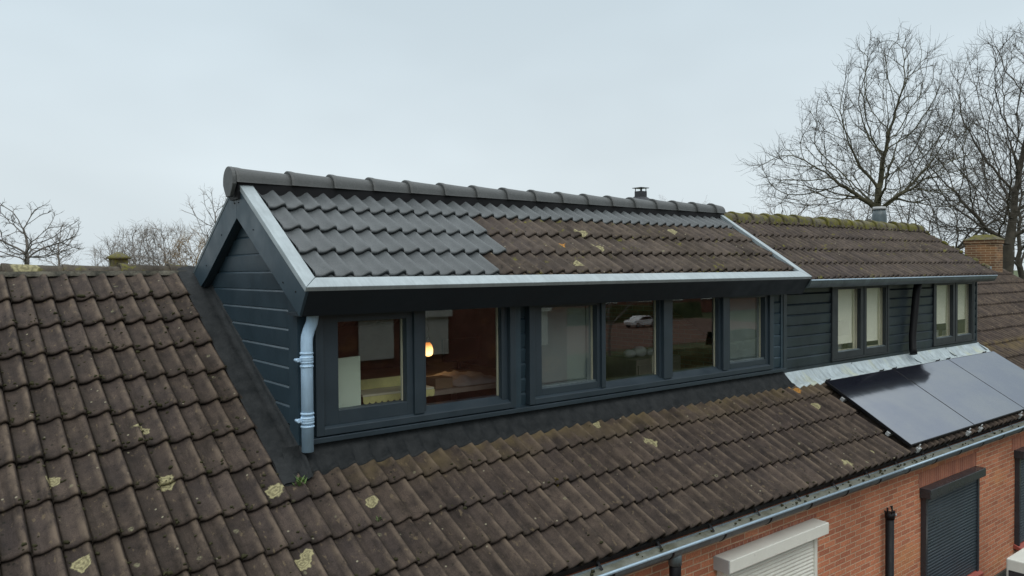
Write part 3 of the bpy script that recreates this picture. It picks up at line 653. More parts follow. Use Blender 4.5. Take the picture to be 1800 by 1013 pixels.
# ridge tiles: flared half rounds
xs = [2.036] + [2.465+.3585*i for i in range(16)]; xs = [x for x in xs if x < 7.96] + [8.03]
cap_row(dA, M['ridge_new'], xs, YR, .695, .099, sides=.018)
mb = MB(); XD_ = 1.986; pl = [(XD_, YR-.112, .665)] + [(XD_, YR-.112*math.cos(math.pi*j/12), .694+.110*math.sin(math.pi*j/12)) for j in range(13)] + [(XD_, YR+.112, .665), (XD_, YR+.085, .62), (XD_, YR+.045, .572), (XD_, YR-.04, .572), (XD_, YR-.08, .62)]
mb.prism(pl, (.03, 0, 0)); mb.build('ridge_end_disc', M['ridge_new'], dA, attr=True, bevel=.006)
mb = MB(); mb.prism([(2.03, YR-.09, uz(YR)-.16), (2.03, YR-.09, .69), (2.03, YR+.09, .69), (2.03, YR+.09, uz(YR)-.16)], (5.95, 0, 0)); mb.build('ridge_batten', M['black'], dA)
# drain pipe
mb = MB(); pts = [(2.20, 4.93, -.20), (2.20, 4.93, -.30), (2.193, 4.93, -.345), (2.172, 4.93, -.39), (2.157, 4.93, -.44), (2.155, 4.93, -.47), (2.152, 4.93, -1.21)]
mb.tube(pts, .040, 20, caps=True); dpp = mb.build('drainpipe', M['zincb'], dA)
for zc in (-.588, -.994):
    mb = MB(); x = 2.153
    for dz in (-.045, -.018, .012, .042): mb.tube([(x, 4.93, zc+dz-.008), (x, 4.93, zc+dz-.004), (x, 4.93, zc+dz+.004), (x, 4.93, zc+dz+.008)], [.040, .0455, .0455, .040], 20)
    mb.tube([(x, 4.93, zc-.022), (x, 4.93, zc+.022)], .044, 20)
    mb.box(x-.075, x-.04, 4.922, 4.938, zc-.012, zc+.012); mb.tube([(x-.070, 4.905, zc), (x-.070, 4.955, zc)], .011, 8)
    mb.box(x-.008, x+.008, 4.97, 5.0, zc-.008, zc+.008)
    mb.build('pipe_bracket', M['zincb'], dpp)
# attic room behind the windows
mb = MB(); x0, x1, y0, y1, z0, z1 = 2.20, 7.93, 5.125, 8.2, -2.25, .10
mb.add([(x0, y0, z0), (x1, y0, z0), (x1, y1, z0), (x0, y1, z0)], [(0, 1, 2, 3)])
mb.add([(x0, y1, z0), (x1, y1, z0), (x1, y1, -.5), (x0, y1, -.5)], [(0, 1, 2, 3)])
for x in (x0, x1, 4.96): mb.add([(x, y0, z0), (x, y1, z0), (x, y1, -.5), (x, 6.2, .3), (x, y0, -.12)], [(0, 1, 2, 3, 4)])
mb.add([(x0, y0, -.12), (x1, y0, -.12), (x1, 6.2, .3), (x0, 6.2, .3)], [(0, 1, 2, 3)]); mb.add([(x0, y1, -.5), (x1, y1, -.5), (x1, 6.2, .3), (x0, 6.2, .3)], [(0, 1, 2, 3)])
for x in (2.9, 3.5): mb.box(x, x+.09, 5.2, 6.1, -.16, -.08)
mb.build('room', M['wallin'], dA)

# things inside the left room
bu = thing('pendant_lamp', 'bare glowing orange bulb hanging behind the second pane from the left', 'lamp', (3.98, 6.3, -.76))
mb = MB(); mb.tube([(3.98, 6.3, -.82+.002), (3.98, 6.3, -.81), (3.98, 6.3, -.79), (3.98, 6.3, -.75), (3.98, 6.3, -.71), (3.98, 6.3, -.685)], [.012, .032, .044, .046, .036, .018], 14); mb.build('bulb', M['bulb'], bu)
MB().tube([(3.98, 6.3, -.684), (3.98, 6.3, -.64)], .018, 10).build('socket', M['black'], bu)
MB().tube([(3.98, 6.3, -.64), (3.98, 6.3, .27)], .004, 6).build('cord', M['black'], bu)
lb = bpy.data.lights.new('bulb_light', 'POINT'); lb.energy = .4; lb.color = (1, .5, .2); lb.shadow_soft_size = .05; lo = bpy.data.objects.new('bulb_light', lb); col.objects.link(lo); lo.parent = bu; lo.location = (0, -.07, 0)
wb = MB(); wb.prism([(2.36, 5.25, -1.6), (2.72, 5.25, -1.6), (2.716, 5.25, -.634), (2.36, 5.25, -.645)], (0, .03, 0)); tag(wb.build('board', M['board']), 'pale green board standing upright behind the leftmost pane', 'board')
sh = thing('shelf', 'yellow patterned shelf with scalloped edge low behind the leftmost pane', 'shelf', (2.95, 5.4, -1.0))
MB().box(2.76, 3.4, 5.30, 5.55, -.955, -.94).build('shelf_board', M['cream'], sh)
MB().box(2.76, 3.4, 5.545, 5.56, -.939, -.86).build('back_panel', M['yellowt'], sh)
mb = MB()
pl = [(2.76, 5.298, -.956), (2.76, 5.298, -.99)]
for i in range(12):
    for j in range(1, 7): an = math.pi*j/6; pl.append((2.76+.0533*(i+.5)-.0266*math.cos(an), 5.298, -.99-.022*math.sin(an)))
pl.append((3.40, 5.298, -.956)); mb.prism(pl, (0, -.006, 0)); mb.build('scalloped_edge', M['yellowt'], sh)
dk = thing('desk', 'cluttered wooden desk behind the second pane from the left', 'desk', (4.0, 6.2, -2.2))
# (left room ends at the inner wall, the desk stands in the room's right half)
MB().box(3.35, 4.9, 5.55, 7.2, -1.06, -1.02).build('desk_top', M['wood'], dk)
for x, y in ((3.38, 5.6), (4.82, 5.6), (3.38, 7.12), (4.82, 7.12)): MB().box(x, x+.05, y, y+.05, -2.2, -1.061).build('leg', M['wood'], dk)
bx = MB(); bx.box(3.62, 3.80, 5.62, 5.80, -1.019, -.93); tag(bx.build('box', M['card'], bevel=.004), 'small open cardboard box on the desk behind the second pane', 'box')
pp = MB(); rr = random.Random(5)
rows = [[(3.85+.6*i/11, 5.6+.75*j/11, -1.012+.09*rr.random()*math.sin(math.pi*i/11)*math.sin(math.pi*j/11)) for i in range(12)] for j in range(12)]; pp.grid(rows, 0, True); pp.add([(3.85, 5.6, -1.017), (4.45, 5.6, -1.017), (4.45, 6.35, -1.017), (3.85, 6.35, -1.017)], [(0, 1, 2, 3)]); tag(pp.build('cloth', M['cloth']), 'crumpled pale cloth on the desk behind the second pane', 'cloth')
mo = thing('monitor', 'black monitor on the far end of the desk behind the second pane', 'monitor', (4.55, 6.6, -1.02))
MB().box(4.35, 4.8, 6.60, 6.63, -.93, -.70).build('screen', M['black'], mo); MB().box(4.55, 4.59, 6.63, 6.65, -1.018, -.85).build('stand', M['black'], mo); MB().box(4.48, 4.66, 6.58, 6.68, -1.019, -1.008).build('foot', M['black'], mo)
# things in the right room
c0 = thing('chair', 'cream tubular chair behind the fourth glazed light', 'chair', (6.25, 5.5, -2.2))
mb = MB(); mb.tube([(6.1, 5.35, -2.2), (6.1, 5.35, -.92), (6.12, 5.35, -.86), (6.17, 5.35, -.84), (6.22, 5.35, -.86), (6.24, 5.35, -.92), (6.24, 5.35, -2.2)], .012, 8); mb.build('back_frame', M['cream'], c0)
MB().box(6.08, 6.5, 5.36, 5.76, -1.78, -1.74).build('seat', M['wood'], c0)
for x, y in ((6.46, 5.40), (6.46, 5.72), (6.10, 5.72)): MB().tube([(x, y, -2.2), (x, y, -1.78)], .012, 8).build('leg', M['cream'], c0)
cb = thing('cabinet', 'brown wooden cabinet with clutter behind the fourth glazed light', 'cabinet', (6.75, 5.9, -2.2))
MB().box(6.35, 7.1, 5.8, 6.3, -2.2, -1.0).build('carcass', M['wood'], cb, bevel=.004)
for k in range(3): MB().box(6.37, 7.08, 5.785, 5.799, -2.1+.36*k, -1.78+.36*k).build('drawer_front', M['wood'], cb)
for k, (x, s_) in enumerate(((6.45, .07), (6.62, .09), (6.8, .06), (6.95, .08))):
    b = MB(); rows = []
    for j in range(7):
        an = math.pi*j/6; rows.append([(x+s_*math.sin(an)*(1+.2*math.sin(3*i+k))*math.cos(i*.785), 6.0+s_*math.sin(an)*math.sin(i*.785), -.999+s_*.7-s_*.7*math.cos(an)) for i in range(8)])
    b.grid(rows, 0, True, True); tag(b.build('bag', M['cloth']), ('pale crumpled bag on the brown cabinet, nearest the window mullion', 'larger pale bag, second on the brown cabinet from the left', 'smallest pale bag, third on the brown cabinet from the left', 'pale bag at the right end of the brown cabinet')[k], 'bag', 'bags on the cabinet')

# ---------------------------------------------------------------- right dormer
dB = thing('dormer', 'older narrow charcoal dormer with mossy ridge, two pairs of windows and cream blinds', 'dormer', (10.7, 5.9, -1.2), 'dormers on the terrace roof')
X0, X1 = 7.93, 13.336; YF = 5.0
zs = [-1.165]+[-1.04+.1243*i for i in range(8)]
WX = [(8.975, 10.43), (11.78, 13.20)]
for a_, b_ in ((8.0, 8.972), (10.433, 11.777), (13.203, 13.31)): mb = MB(); boards(mb, a_, b_, zs, 5.005, .020, bev=.020); mb.build('cladding', M['clad2'], dB)
MB().box(X0+.03, X1-.002, 5.06, 5.12, -1.4, -1.165).build('front_wall', M['frame2'], dB)
mb = MB(); mb.box(X0+.001, 7.998, 4.995, 5.059, -1.2, -.19); mb.box(13.312, X1, 4.995, 5.059, -1.2, -.19); mb.box(X0, X1, 4.998, 5.058, -1.215, -1.166); mb.build('corner_trim', M['clad2'], dB)
mb = MB(); mb.box(X0+.002, 8.97, 5.028, 5.058, -1.164, -.19); mb.box(10.435, 11.775, 5.028, 5.058, -1.164, -.19); mb.box(13.205, 13.31, 5.028, 5.058, -1.164, -.19); mb.build('wall_backing', M['frame2'], dB)
mb = MB(); mb.prism([(X1-.001, 5.03, -1.35), (X1-.001, 7.1, -.08), (X1-.001, YR, .45), (X1-.001, 5.03, -.14)], (-.05, 0, 0)); mb.build('gable_cladding', M['clad2'], dB)
for wi, (a_, b_) in enumerate(WX):
    gl = ([(9.119, 9.678), (9.832, 10.350)], [(11.88, 12.441), (12.602, 13.120)])[wi]
    z0, z1 = -1.155, -.195; yf = 4.985; mid = (gl[0][1]+gl[1][0])/2
    mb = MB(); mb.box(a_, a_+.045, yf, 5.1, z0, z1); mb.box(b_-.045, b_, yf, 5.1, z0, z1); mb.box(a_+.045, b_-.045, yf, 5.1, z1-.04, z1); mb.box(a_+.045, b_-.045, yf, 5.1, z0, z0+.02); mb.box(mid-.012, mid+.012, yf+.012, 5.1, z0+.021, z1-.041)
    w_ = mb.build('window', M['frame2'], dB, bevel=.002)
    for k, (g0, g1) in enumerate(gl):
        sx0, sx1 = (a_+.047, mid-.014) if k == 0 else (mid+.014, b_-.047)
        zb, zt, gz, gt = z0+.022, z1-.042, -1.05, -.272
        mb = MB(); ys = yf+.006; mb.box(sx0, g0, ys, 5.075, zb, zt); mb.box(g1, sx1, ys, 5.075, zb, zt); mb.box(g0, g1, ys, 5.075, zb, gz); mb.box(g0, g1, ys, 5.075, gt, zt); mb.build('sash', M['frame2'], w_, bevel=.002)
        mb = MB(); mb.prism([(g0, ys-.001, gz), (g0, 5.03, gz+.012), (g0, 5.03, gz+.001)], (g1-g0, 0, 0)); mb.build('glazing_bead', M['zincg'], w_)
        MB().box(g0-.003, g1+.003, 5.035, 5.04, gz-.003, gt+.003).build('pane', M['glass'], w_)
        mb = MB(); mb.box(g1-.022, g1, 5.041, 5.06, gz, gt); mb.box(g1-.085, g1-.030, 5.048, 5.058, gz, gt); mb.box(g0-.03, g1, 5.045, 5.10, gz-.02, gz+.012); mb.build('inner_frame', M['cream'], w_)
        zbl = (-.945, -.955, -.83, -.80)[wi*2+k]
        mb = MB(); rows = [[(g0-.06, 5.066, zbl+(gt+.05-zbl)*j/6), (g1+.03, 5.066, zbl+(gt+.05-zbl)*j/6)] for j in range(7)]; mb.grid(rows, 0, True); mb.box(g0-.06, g1+.03, 5.062, 5.072, zbl-.018, zbl); mb.build('roller_blind', M['blind'], w_)
        mb = MB(); rr = random.Random(wi*2+k)
        for q in range(4):
            bx0 = g0+rr.random()*(g1-g0-.2); mb.box(bx0, bx0+.05+.06*rr.random(), 5.17+.07*q, 5.22+.07*q, -1.149, -1.0+.05*rr.random())
        mb.box(g0-.1, g1+.05, 5.15, 5.5, -1.17, -1.15); mb.build('inner_sill', M['cloth'], w_)
# black drainpipe standing off the wall, leaning
mb = MB(); mb.tube([(11.10, 4.90, -.17), (11.07, 4.92, -.35), (10.98, 4.93, -.95), (10.945, 4.91, -1.13), (10.93, 4.89, -1.20)], [.052, .05, .048, .048, .048], 16); mb.build('drainpipe', M['black'], dB)
# zinc apron, pieces with overlapping seams
for a_, b_ in ((7.95, 9.45), (9.44, 11.03), (11.02, 12.2), (12.19, 13.40)):
    apron(dB, a_, b_, M['lead'], 5.0-(.002 if a_ < 9 or 11 < a_ < 12 else 0), -1.20, 4.845, crinkle=.003)
for x in (9.445, 11.025, 12.195):
    mb = MB()
    pts = [(x-.005, 4.992, -1.205), (x, 4.985, -1.235), (x+.012, 4.95, -1.262), (x+.03, 4.90, -1.30), (x+.05, 4.85, -1.325)]; mb.tube(pts, .006, 6); mb.build('seam', M['zincg'], dB)
mb = MB(); mb.prism([(13.39, 4.82, mz(4.82)+.06), (13.345, 5.0, mz(5.0)+.09), (13.345, 7.1, mz(7.1)+.09), (13.45, 7.1, mz(7.1)+.045), (13.50, 4.9, mz(4.9)+.05)], (0, 0, -.008)); mb.build('side_flashing', M['lead'], dB)
# roof
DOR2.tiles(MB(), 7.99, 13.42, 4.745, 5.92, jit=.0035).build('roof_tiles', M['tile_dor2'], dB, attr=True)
mb = MB()
def u2(y): return .637*y-3.073-.105
mb.prism([(7.995, 4.78, u2(4.78)-.02), (7.995, YR, u2(YR)-.02), (7.995, YR, u2(YR)-.10), (7.995, 4.86, u2(4.86)-.10)], (5.41, 0, 0))
mb.prism([(7.995, YR+.001, u2(YR)-.02), (7.995, 7.25, u2(YR)-.02-.628*(7.25-YR)), (7.995, 7.25, u2(YR)-.10-.628*(7.25-YR)), (7.995, YR+.001, u2(YR)-.10)], (5.41, 0, 0)); mb.build('roof_deck', M['frame2'], dB)
mb = MB(); mb.prism([(13.415, 4.78, u2(4.78)-.09), (13.415, YR, u2(YR)-.09), (13.415, YR, u2(YR)+.04), (13.415, 4.78, u2(4.78)+.03)], (.02, 0, 0)); mb.prism([(13.415, YR+.001, u2(YR)-.09), (13.415, 7.15, u2(YR)-.09-.628*(7.15-YR)), (13.415, 7.15, u2(YR)+.03-.628*(7.15-YR)), (13.415, YR+.001, u2(YR)+.04)], (.02, 0, 0)); mb.build('verge', M['mortar'], dB)
mb = MB(); rr = random.Random(11)
for i in range(40):
    y = 4.85+1.05*rr.random(); s_ = .012+.02*rr.random(); x = 13.41+.03*rr.random(); z = u2(y)+.045
    mb.tube([(x-s_, y, z-.01), (x-s_*.5, y, z+s_*.5), (x+s_*.5, y, z+s_*.5), (x+s_, y, z-.01)], [s_*.5, s_, s_, s_*.5], 6)
tag(mb.build('moss', M['ridge_moss'], dB), kind='stuff')
cap_row(dB, M['ridge_moss'], [8.0, 8.265, 8.609, 8.967, 9.294, 9.66, 10.015, 10.386, 10.74, 11.09, 11.45, 11.80, 12.16, 12.52, 12.87, 13.22, 13.47], YR, .615, .105, sides=.035, jit=.009)
MB().prism([(8.0, YR-.08, u2(YR)-.1), (8.0, YR-.08, .62), (8.0, YR+.08, .62), (8.0, YR+.08, u2(YR)-.1)], (5.40, 0, 0)).build('ridge_bedding', M['mortar'], dB)
# its own gutter
yc, zc, r = 4.775, -.145, .082; mb = MB(); rows = []
for x in (7.995, 13.27):
    rows.append([(x, yc-r*math.cos(a_), zc-r*1.05*math.sin(a_)) for a_ in [math.pi*j/12 for j in range(13)]] + [(x, yc+(r-.005)*math.cos(a_), zc-(r-.005)*1.05*math.sin(a_)) for a_ in [math.pi*j/12 for j in range(13)]])
mb.grid(rows, 0, True)
for x in (7.995, 13.27): mb.add([(x, yc-r*math.cos(math.pi*j/12), zc-r*1.05*math.sin(math.pi*j/12)) for j in range(13)], [tuple(range(13))])
g2 = mb.build('gutter', M['zincg'], dB); MB().tube([(7.995, yc-r, zc+.004), (13.27, yc-r, zc+.004)], .009, 8).build('bead', M['bead'], g2)
for x in (8.12, 8.75, 9.38, 10.0, 10.65, 11.3, 11.95, 12.6):
    b = MB(); rows = [[(xx, yc-(r+.003)*math.cos(math.pi*j/12), zc-(r+.003)*1.05*math.sin(math.pi*j/12)) for j in range(13)] for xx in (x, x+.014)]; b.grid(rows, 0, True); b.build('gutter_bracket', M['zincg'], g2)
MB().box(7.995, 13.33, 4.86, 5.0, -.20, -.185).build('soffit', M['frame2'], dB)
MB().box(7.995, 13.33, 4.86, 4.875, -.184, -.10).build('eaves_board', M['frame2'], dB)
# room behind
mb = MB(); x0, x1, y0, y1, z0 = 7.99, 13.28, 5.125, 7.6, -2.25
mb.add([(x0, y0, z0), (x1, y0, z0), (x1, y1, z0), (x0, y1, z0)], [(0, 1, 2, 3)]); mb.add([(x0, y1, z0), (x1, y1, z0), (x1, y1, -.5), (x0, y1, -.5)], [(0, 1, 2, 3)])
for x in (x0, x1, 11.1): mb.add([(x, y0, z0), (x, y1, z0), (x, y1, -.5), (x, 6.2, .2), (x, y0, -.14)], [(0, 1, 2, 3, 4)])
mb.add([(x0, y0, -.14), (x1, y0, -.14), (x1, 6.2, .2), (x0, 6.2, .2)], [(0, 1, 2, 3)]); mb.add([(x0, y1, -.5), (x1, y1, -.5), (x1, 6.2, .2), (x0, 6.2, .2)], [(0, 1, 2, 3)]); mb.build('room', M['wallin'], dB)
# vent flue on the rear slope
fl = thing('vent_pipe', 'short grey ribbed flue sticking up behind the mossy ridge', 'flue', (13.43, 6.6, .3))
MB().tube([(13.43, 6.6, .15), (13.43, 6.6, .90), (13.43, 6.6, 1.0)], [.13, .12, .10], 18).build('pipe', M['zincg'], fl)
for z in (.62, .74): MB().tube([(13.43, 6.6, z), (13.43, 6.6, z+.03)], .14, 18).build('collar', M['zincg'], fl)
MB().tube([(13.43, 6.6, 1.0), (13.43, 6.6, 1.05)], [.115, .105], 18).build('cap', M['steel'], fl)

# ---------------------------------------------------------------- solar panels
def panel(xa, xb, label):
    y0, y1 = 3.835, 4.80; h = .12
    def P(x, y, k): v = MAIN.pt(x, y, 0); n_ = MAIN.n; return Vector((x, y, mz(y)))+n_*k
    t = thing('solar_panel', label, 'solar panel', tuple(P(xa, y0, h-.03)), 'solar panels side by side on the tiles')
    mb = MB(); e_ = MAIN.n*.032
    mb.prism([P(xa+.002, y0, h-.034), P(xb-.002, y0, h-.034), P(xb-.002, y1, h-.034), P(xa+.002, y1, h-.034)], e_); mb.build('frame', M['black'], t, bevel=.002)
    mb = MB(); mb.prism([P(xa+.011, y0+.008, h-.0018), P(xb-.011, y0+.008, h-.0018), P(xb-.011, y1-.008, h-.0018), P(xa+.011, y1-.008, h-.0018)], MAIN.n*.0012); mb.build('glass', M['pv'], t)
    for x in (xa+.12, xb-.22):
        for y, s_ in ((y0, -1), (y1, 1)):
            mb = MB(); c_ = P(x, y+s_*.016, .03)
            for dx in (0, .035):
                q = c_+Vector((dx, 0, 0)); mb.prism([q, q+Vector((.022, 0, 0)), q+Vector((.022, s_*.03, s_*.018)), q+Vector((0, s_*.03, s_*.018))], MAIN.n*.055)
            mb.tube([c_+Vector((-.02, s_*.02, 0)), c_+Vector((.09, s_*.02, 0))], .009, 6); mb.tube([c_+MAIN.n*.05+Vector((.028, s_*.012, 0)), c_+MAIN.n*.09+Vector((.028, s_*.012, 0))], .007, 6)
            mb.build('clamp', M['steel'] if s_ < 0 else M['black'], t)
    for y in (y0+.2, y1-.25): mb = MB(); mb.prism([P(xa-.02, y, .045), P(xb, y, .045), P(xb, y+.035, .045), P(xa-.02, y+.035, .045)], MAIN.n*.038); mb.build('rail', M['steel'], t)
panel(8.39, 10.02, 'leftmost black solar panel, beside bare tiles and nearest the large dormer')
panel(10.022, 11.64, 'middle black solar panel between the two others below the zinc apron')
panel(11.642, 13.26, 'rightmost black solar panel, cut by the edge of the picture')

# green weed and moss tufts in the tiles
def tuft(x, y, s_, label, name='moss_tuft', mat=None, n=26):
    rr = random.Random(int(x*100)); mb = MB(); b = Vector(MAIN.pt(x, y, MAIN.H(x, y)))
    for i in range(n):
        an = rr.uniform(0, 6.28); d_ = Vector((math.cos(an), math.sin(an)*.8, .5+rr.random()))*s_*(.4+.6*rr.random()); o_ = b+Vector((rr.uniform(-1, 1), rr.uniform(-1, 1)*.8, 0))*s_*.6
        o_.z = MAIN.pt(o_.x, o_.y, MAIN.H(o_.x, o_.y))[2]
        sd = Vector((-d_.y, d_.x, 0)).normalized()*s_*.22
        mb.add([o_, o_+d_*.5+sd, o_+d_, o_+d_*.5-sd], [(0, 1, 2, 3)])
    tag(mb.build(name, mat), label, 'moss')
m = Mat('moss_green', rough=.9); m.color(m.mix(m.noise(30, 3), (.04, .09, .02), (.12, .17, .05))); M['moss'] = m.m
m = Mat('leaf_yellow', rough=.8); m.color(m.mix(m.noise(30, 3), (.25, .16, .02), (.16, .15, .04))); M['leafy'] = m.m
tuft(2.03, 4.80, .05, 'green weed tuft growing at the bottom corner of the black side flashing', 'weed', M['moss'], 34)
tuft(2.41, 4.44, .025, 'tiny green moss tuft on the tiles below the pale round lichen', mat=M['moss'])
tuft(3.92, 4.42, .03, 'small orange and green moss tuft mid slope below the black apron', mat=M['leafy'])
tuft(4.3, 4.46, .025, 'small green moss tuft up-slope of the orange one', mat=M['moss'])
def crumbs(h, n, xr, yr, seed, label):
    rr = random.Random(seed); mb = MB()
    for i in range(n):
        x = rr.uniform(*xr); k = rr.randint(0, 10); y = MAIN.y0+k*MAIN.g+(rr.uniform(.0, .04) if rr.random() < .6 else rr.uniform(0, .3))
        if not yr[0] < y < yr[1]: continue
        if rr.random() < .5: x = MAIN.x0+(round((x-MAIN.x0)/MAIN.p)+.2)*MAIN.p+rr.uniform(-.015, .015)
        s_ = rr.uniform(.003, .010)*(1.6 if rr.random() < .12 else 1); b = Vector(MAIN.pt(x, y, MAIN.H(x, y)-.002)); 
        mb.tube([b+Vector((-s_, rr.uniform(-s_, s_), 0)), b+Vector((-s_*.4, 0, s_*.7)), b+Vector((s_*.5, rr.uniform(-s_, s_), s_*.6)), b+Vector((s_, 0, 0))], [s_*.4, s_*.9, s_*.8, s_*.3], 5, a=rr.random()*50)
    tag(mb.build('moss', M['mossd'], h), kind='stuff')
m = Mat('dark_dry_moss', rough=.95, spec=.1); m.color(m.mix(m.noise(25, 3), (.018, .017, .01), (.06, .058, .03))); M['mossd'] = m.m
crumbs(hA, 900, (.2, 1.95), (3.8, 7.05), 1, ''); crumbs(hB, 800, (2.05, 7.9), (3.8, 4.85), 2, ''); crumbs(hC, 150, (7.97, 9), (3.8, 4.8), 3, '')
rr = random.Random(21)
mb = MB()
for i in range(60):
    x = rr.uniform(3.3, 12.5) if rr.random() < .5 else rr.uniform(5.2, 9.0); s_ = rr.uniform(.004, .012); y = 3.765+rr.uniform(-.045, .03); z = -2.068
    mb.tube([(x-s_, y, z), (x-s_*.3, y+.003, z+s_), (x+s_*.5, y, z+s_*.9), (x+s_, y-.002, z)], [s_*.5, s_, s_*.9, s_*.3], 5)
tag(mb.build('moss_debris', M['mossd']), 'dark moss crumbs and leaf litter lying along the zinc eaves gutter', 'debris', kind='stuff')

# ---------------------------------------------------------------- trees (space colonisation)
def grow(name, label, base, height, env, mat, trunk_h, n_att=1400, step=.35, seed=1, group=None, lean=(0, 0), r_tip=.011, twigs=3, twl=.5, forks=None, rexp=2.35, rmax=None, mat_tw=None, cat='tree'):
    """env: ellipsoids (cx, cy, cz, rx, ry, rz) relative to base; branches grow towards points scattered in them"""
    rr = random.Random(seed); B = Vector(base)
    att = []
    vol = [e_[3]*e_[4]*e_[5] for e_ in env]; tot = sum(vol)
    for e_, v_ in zip(env, vol):
        for _ in range(int(n_att*v_/tot)):
            while True:
                q = Vector((rr.uniform(-1, 1), rr.uniform(-1, 1), rr.uniform(-1, 1)))
                if q.length <= 1 and rr.random() < .35+.65*q.length: break
            att.append(Vector((e_[0]+q.x*e_[3], e_[1]+q.y*e_[4], e_[2]+q.z*e_[5])))
    nodes = [Vector((0, 0, 0))]; par = [-1]; z = 0.; k = 0
    while z < trunk_h:
        z += step; nodes.append(Vector((lean[0]*z+.05*math.sin(z*1.3+seed), lean[1]*z+.05*math.cos(z*1.7+seed), z))); par.append(k); k += 1
    alive = att; di = step*9; dk = step*1.7; start = 0
    for it in range(110):
        kd = kdtree.KDTree(len(nodes))
        for i, p in enumerate(nodes): kd.insert(p, i)
        kd.balance(); pull = {}; keep = []
        for a_ in alive:
            co, i, d_ = kd.find(a_)
            if d_ < dk: continue
            keep.append(a_)
            if d_ < di*(3 if it < 12 else 1): pull.setdefault(i, Vector()); pull[i] += (a_-co).normalized()
        alive = keep
        if not pull: break
        cnt = 0
        for i, v_ in pull.items():
            if v_.length < .02: continue
            prevd = (nodes[i]-nodes[par[i]]).normalized() if par[i] >= 0 else Vector((0, 0, 1))
            dr = (v_.normalized()*1.0 + prevd*.8 + Vector((rr.gauss(0, .15), rr.gauss(0, .15), rr.gauss(0, .13)+.05))).normalized()
            q = nodes[i]+dr*step
            if kd.find(q)[2] < step*.35: continue
            nodes.append(q); par.append(i); cnt += 1
        if not cnt: break
    n = len(nodes); kids = [[] for _ in range(n)]
    for i in range(1, n): kids[par[i]].append(i)
    # smooth positions a little
    for _ in range(2):
        new = [p.copy() for p in nodes]
        for i in range(1, n):
            if kids[i]: new[i] = nodes[i]*.5+nodes[par[i]]*.25+sum((nodes[c_] for c_ in kids[i]), Vector())/len(kids[i])*.25
        nodes = new
    rad = [0.]*n
    for i in range(n-1, -1, -1):
        rad[i] = r_tip if not kids[i] else sum(rad[c_]**rexp for c_ in kids[i])**(1/rexp)
        if rmax: rad[i] = min(rad[i], rmax)
    def emit(mb, p, q, ra, rb, k_):
        t_ = (q-p); 
        if t_.length < 1e-5: return
        t_.normalize(); a1 = t_.orthogonal().normalized(); b1 = t_.cross(a1)
        vs = [c_+(a1*math.cos(6.2832*j/k_)+b1*math.sin(6.2832*j/k_))*r__ for c_, r__ in ((p, ra), (q, rb)) for j in range(k_)]
        mb.add(vs, [(j, (j+1) % k_, k_+(j+1) % k_, k_+j) for j in range(k_)], 0, True)
    trunk, crown = MB(), MB(); rt_ = rad[0]
    for i in range(1, n):
        big = rad[i] > rt_*.33; p, q = B+nodes[par[i]], B+nodes[i]
        emit(trunk if big else crown, p, q, rad[par[i]] if len(kids[par[i]]) == 1 or i == max(kids[par[i]], key=lambda c_: rad[c_]) else min(rad[par[i]], rad[i]*1.25), rad[i], 8 if big else (5 if rad[i] > .04 else 3))
    def twig(p, d_, ln, r__, dep):
        q = p; segs = 3
        for s__ in range(segs):
            d_ = (d_+Vector((rr.gauss(0, .14), rr.gauss(0, .14), rr.gauss(0, .12)+.03))).normalized(); q2 = q+d_*ln/segs
            emit(tw, q, q2, r__*(1-s__*.22), r__*(1-(s__+1)*.22), 3)
            if dep and rr.random() < .75:
                sd = (d_+Vector((rr.gauss(0, .7), rr.gauss(0, .7), rr.gauss(0, .6)))).normalized(); twig(q2, sd, ln*.55, r__*.7, dep-1)
            q = q2
    tw = MB()
    for i in range(1, n):
        if rad[i] < .04:
            d_ = (nodes[i]-nodes[par[i]]).normalized(); m_ = twigs if not kids[i] else (1 if rr.random() < .6 else 0)
            for _ in range(m_):
                dd = (d_*(1. if not kids[i] else .4)+Vector((rr.gauss(0, .5), rr.gauss(0, .5), rr.gauss(0, .45)+.1))).normalized(); twig(B+nodes[i], dd, twl*rr.uniform(.6, 1.2), r_tip*.75, 1)
    t = thing(name, label, cat, base, group)
    trunk.build('trunk', mat, t); cr = crown.build('crown', mat, t); tag(tw.build('twigs', mat_tw or mat, cr), kind='stuff')
    return t

def E(u, h, ru, rh, dep=0, rd=None):      # ellipsoid offset u metres across, dep metres behind
    return (.78*u+.62*dep, -.62*u+.78*dep, h, ru, rd or ru, rh)
grow('tree', 'tall wide spreading bare tree rising behind the mossy ridge at upper right', (29.85, 14.7, GZ), 16,
     [E(.4, 13.6, 2.0, 2.5), E(-1.4, 12.2, 1.8, 1.6), E(-3.1, 11.2, 1.9, .8, 0, 1.3), E(-2.2, 10.2, 2.2, .8), E(2.0, 12.6, 1.5, 1.5), E(2.3, 10.6, 1.8, 1.4), E(0, 10.9, 3.0, 1.4)],
     M['barkg'], 8.9, 5200, .25, 3, r_tip=.0108, twl=.62, twigs=5, mat_tw=M['bark'], rexp=1.95, rmax=.27)
grow('tree', 'tall dense bare tree at the right edge with a thick dark trunk', (37.1, 12.7, GZ), 18,
     [E(.3, 14.0, 3.0, 3.0), E(-1.5, 11.6, 3.0, 2.2), E(1.5, 11, 3, 2.6), E(0, 9.6, 3.6, 1.4)],
     M['bark'], 7.5, 5400, .28, 8, r_tip=.0115, twl=.7, twigs=5, rexp=1.95, rmax=.36)
grow('tree', 'bare tree half hidden behind the two tall trees at right', (47, 20.0, GZ), 14,
     [E(0, 9.6, 5.5, 2.2), E(4, 9.8, 4, 2.6)], M['bark'], 5, 1800, .45, 15, r_tip=.016, twl=.9, rexp=2.2)
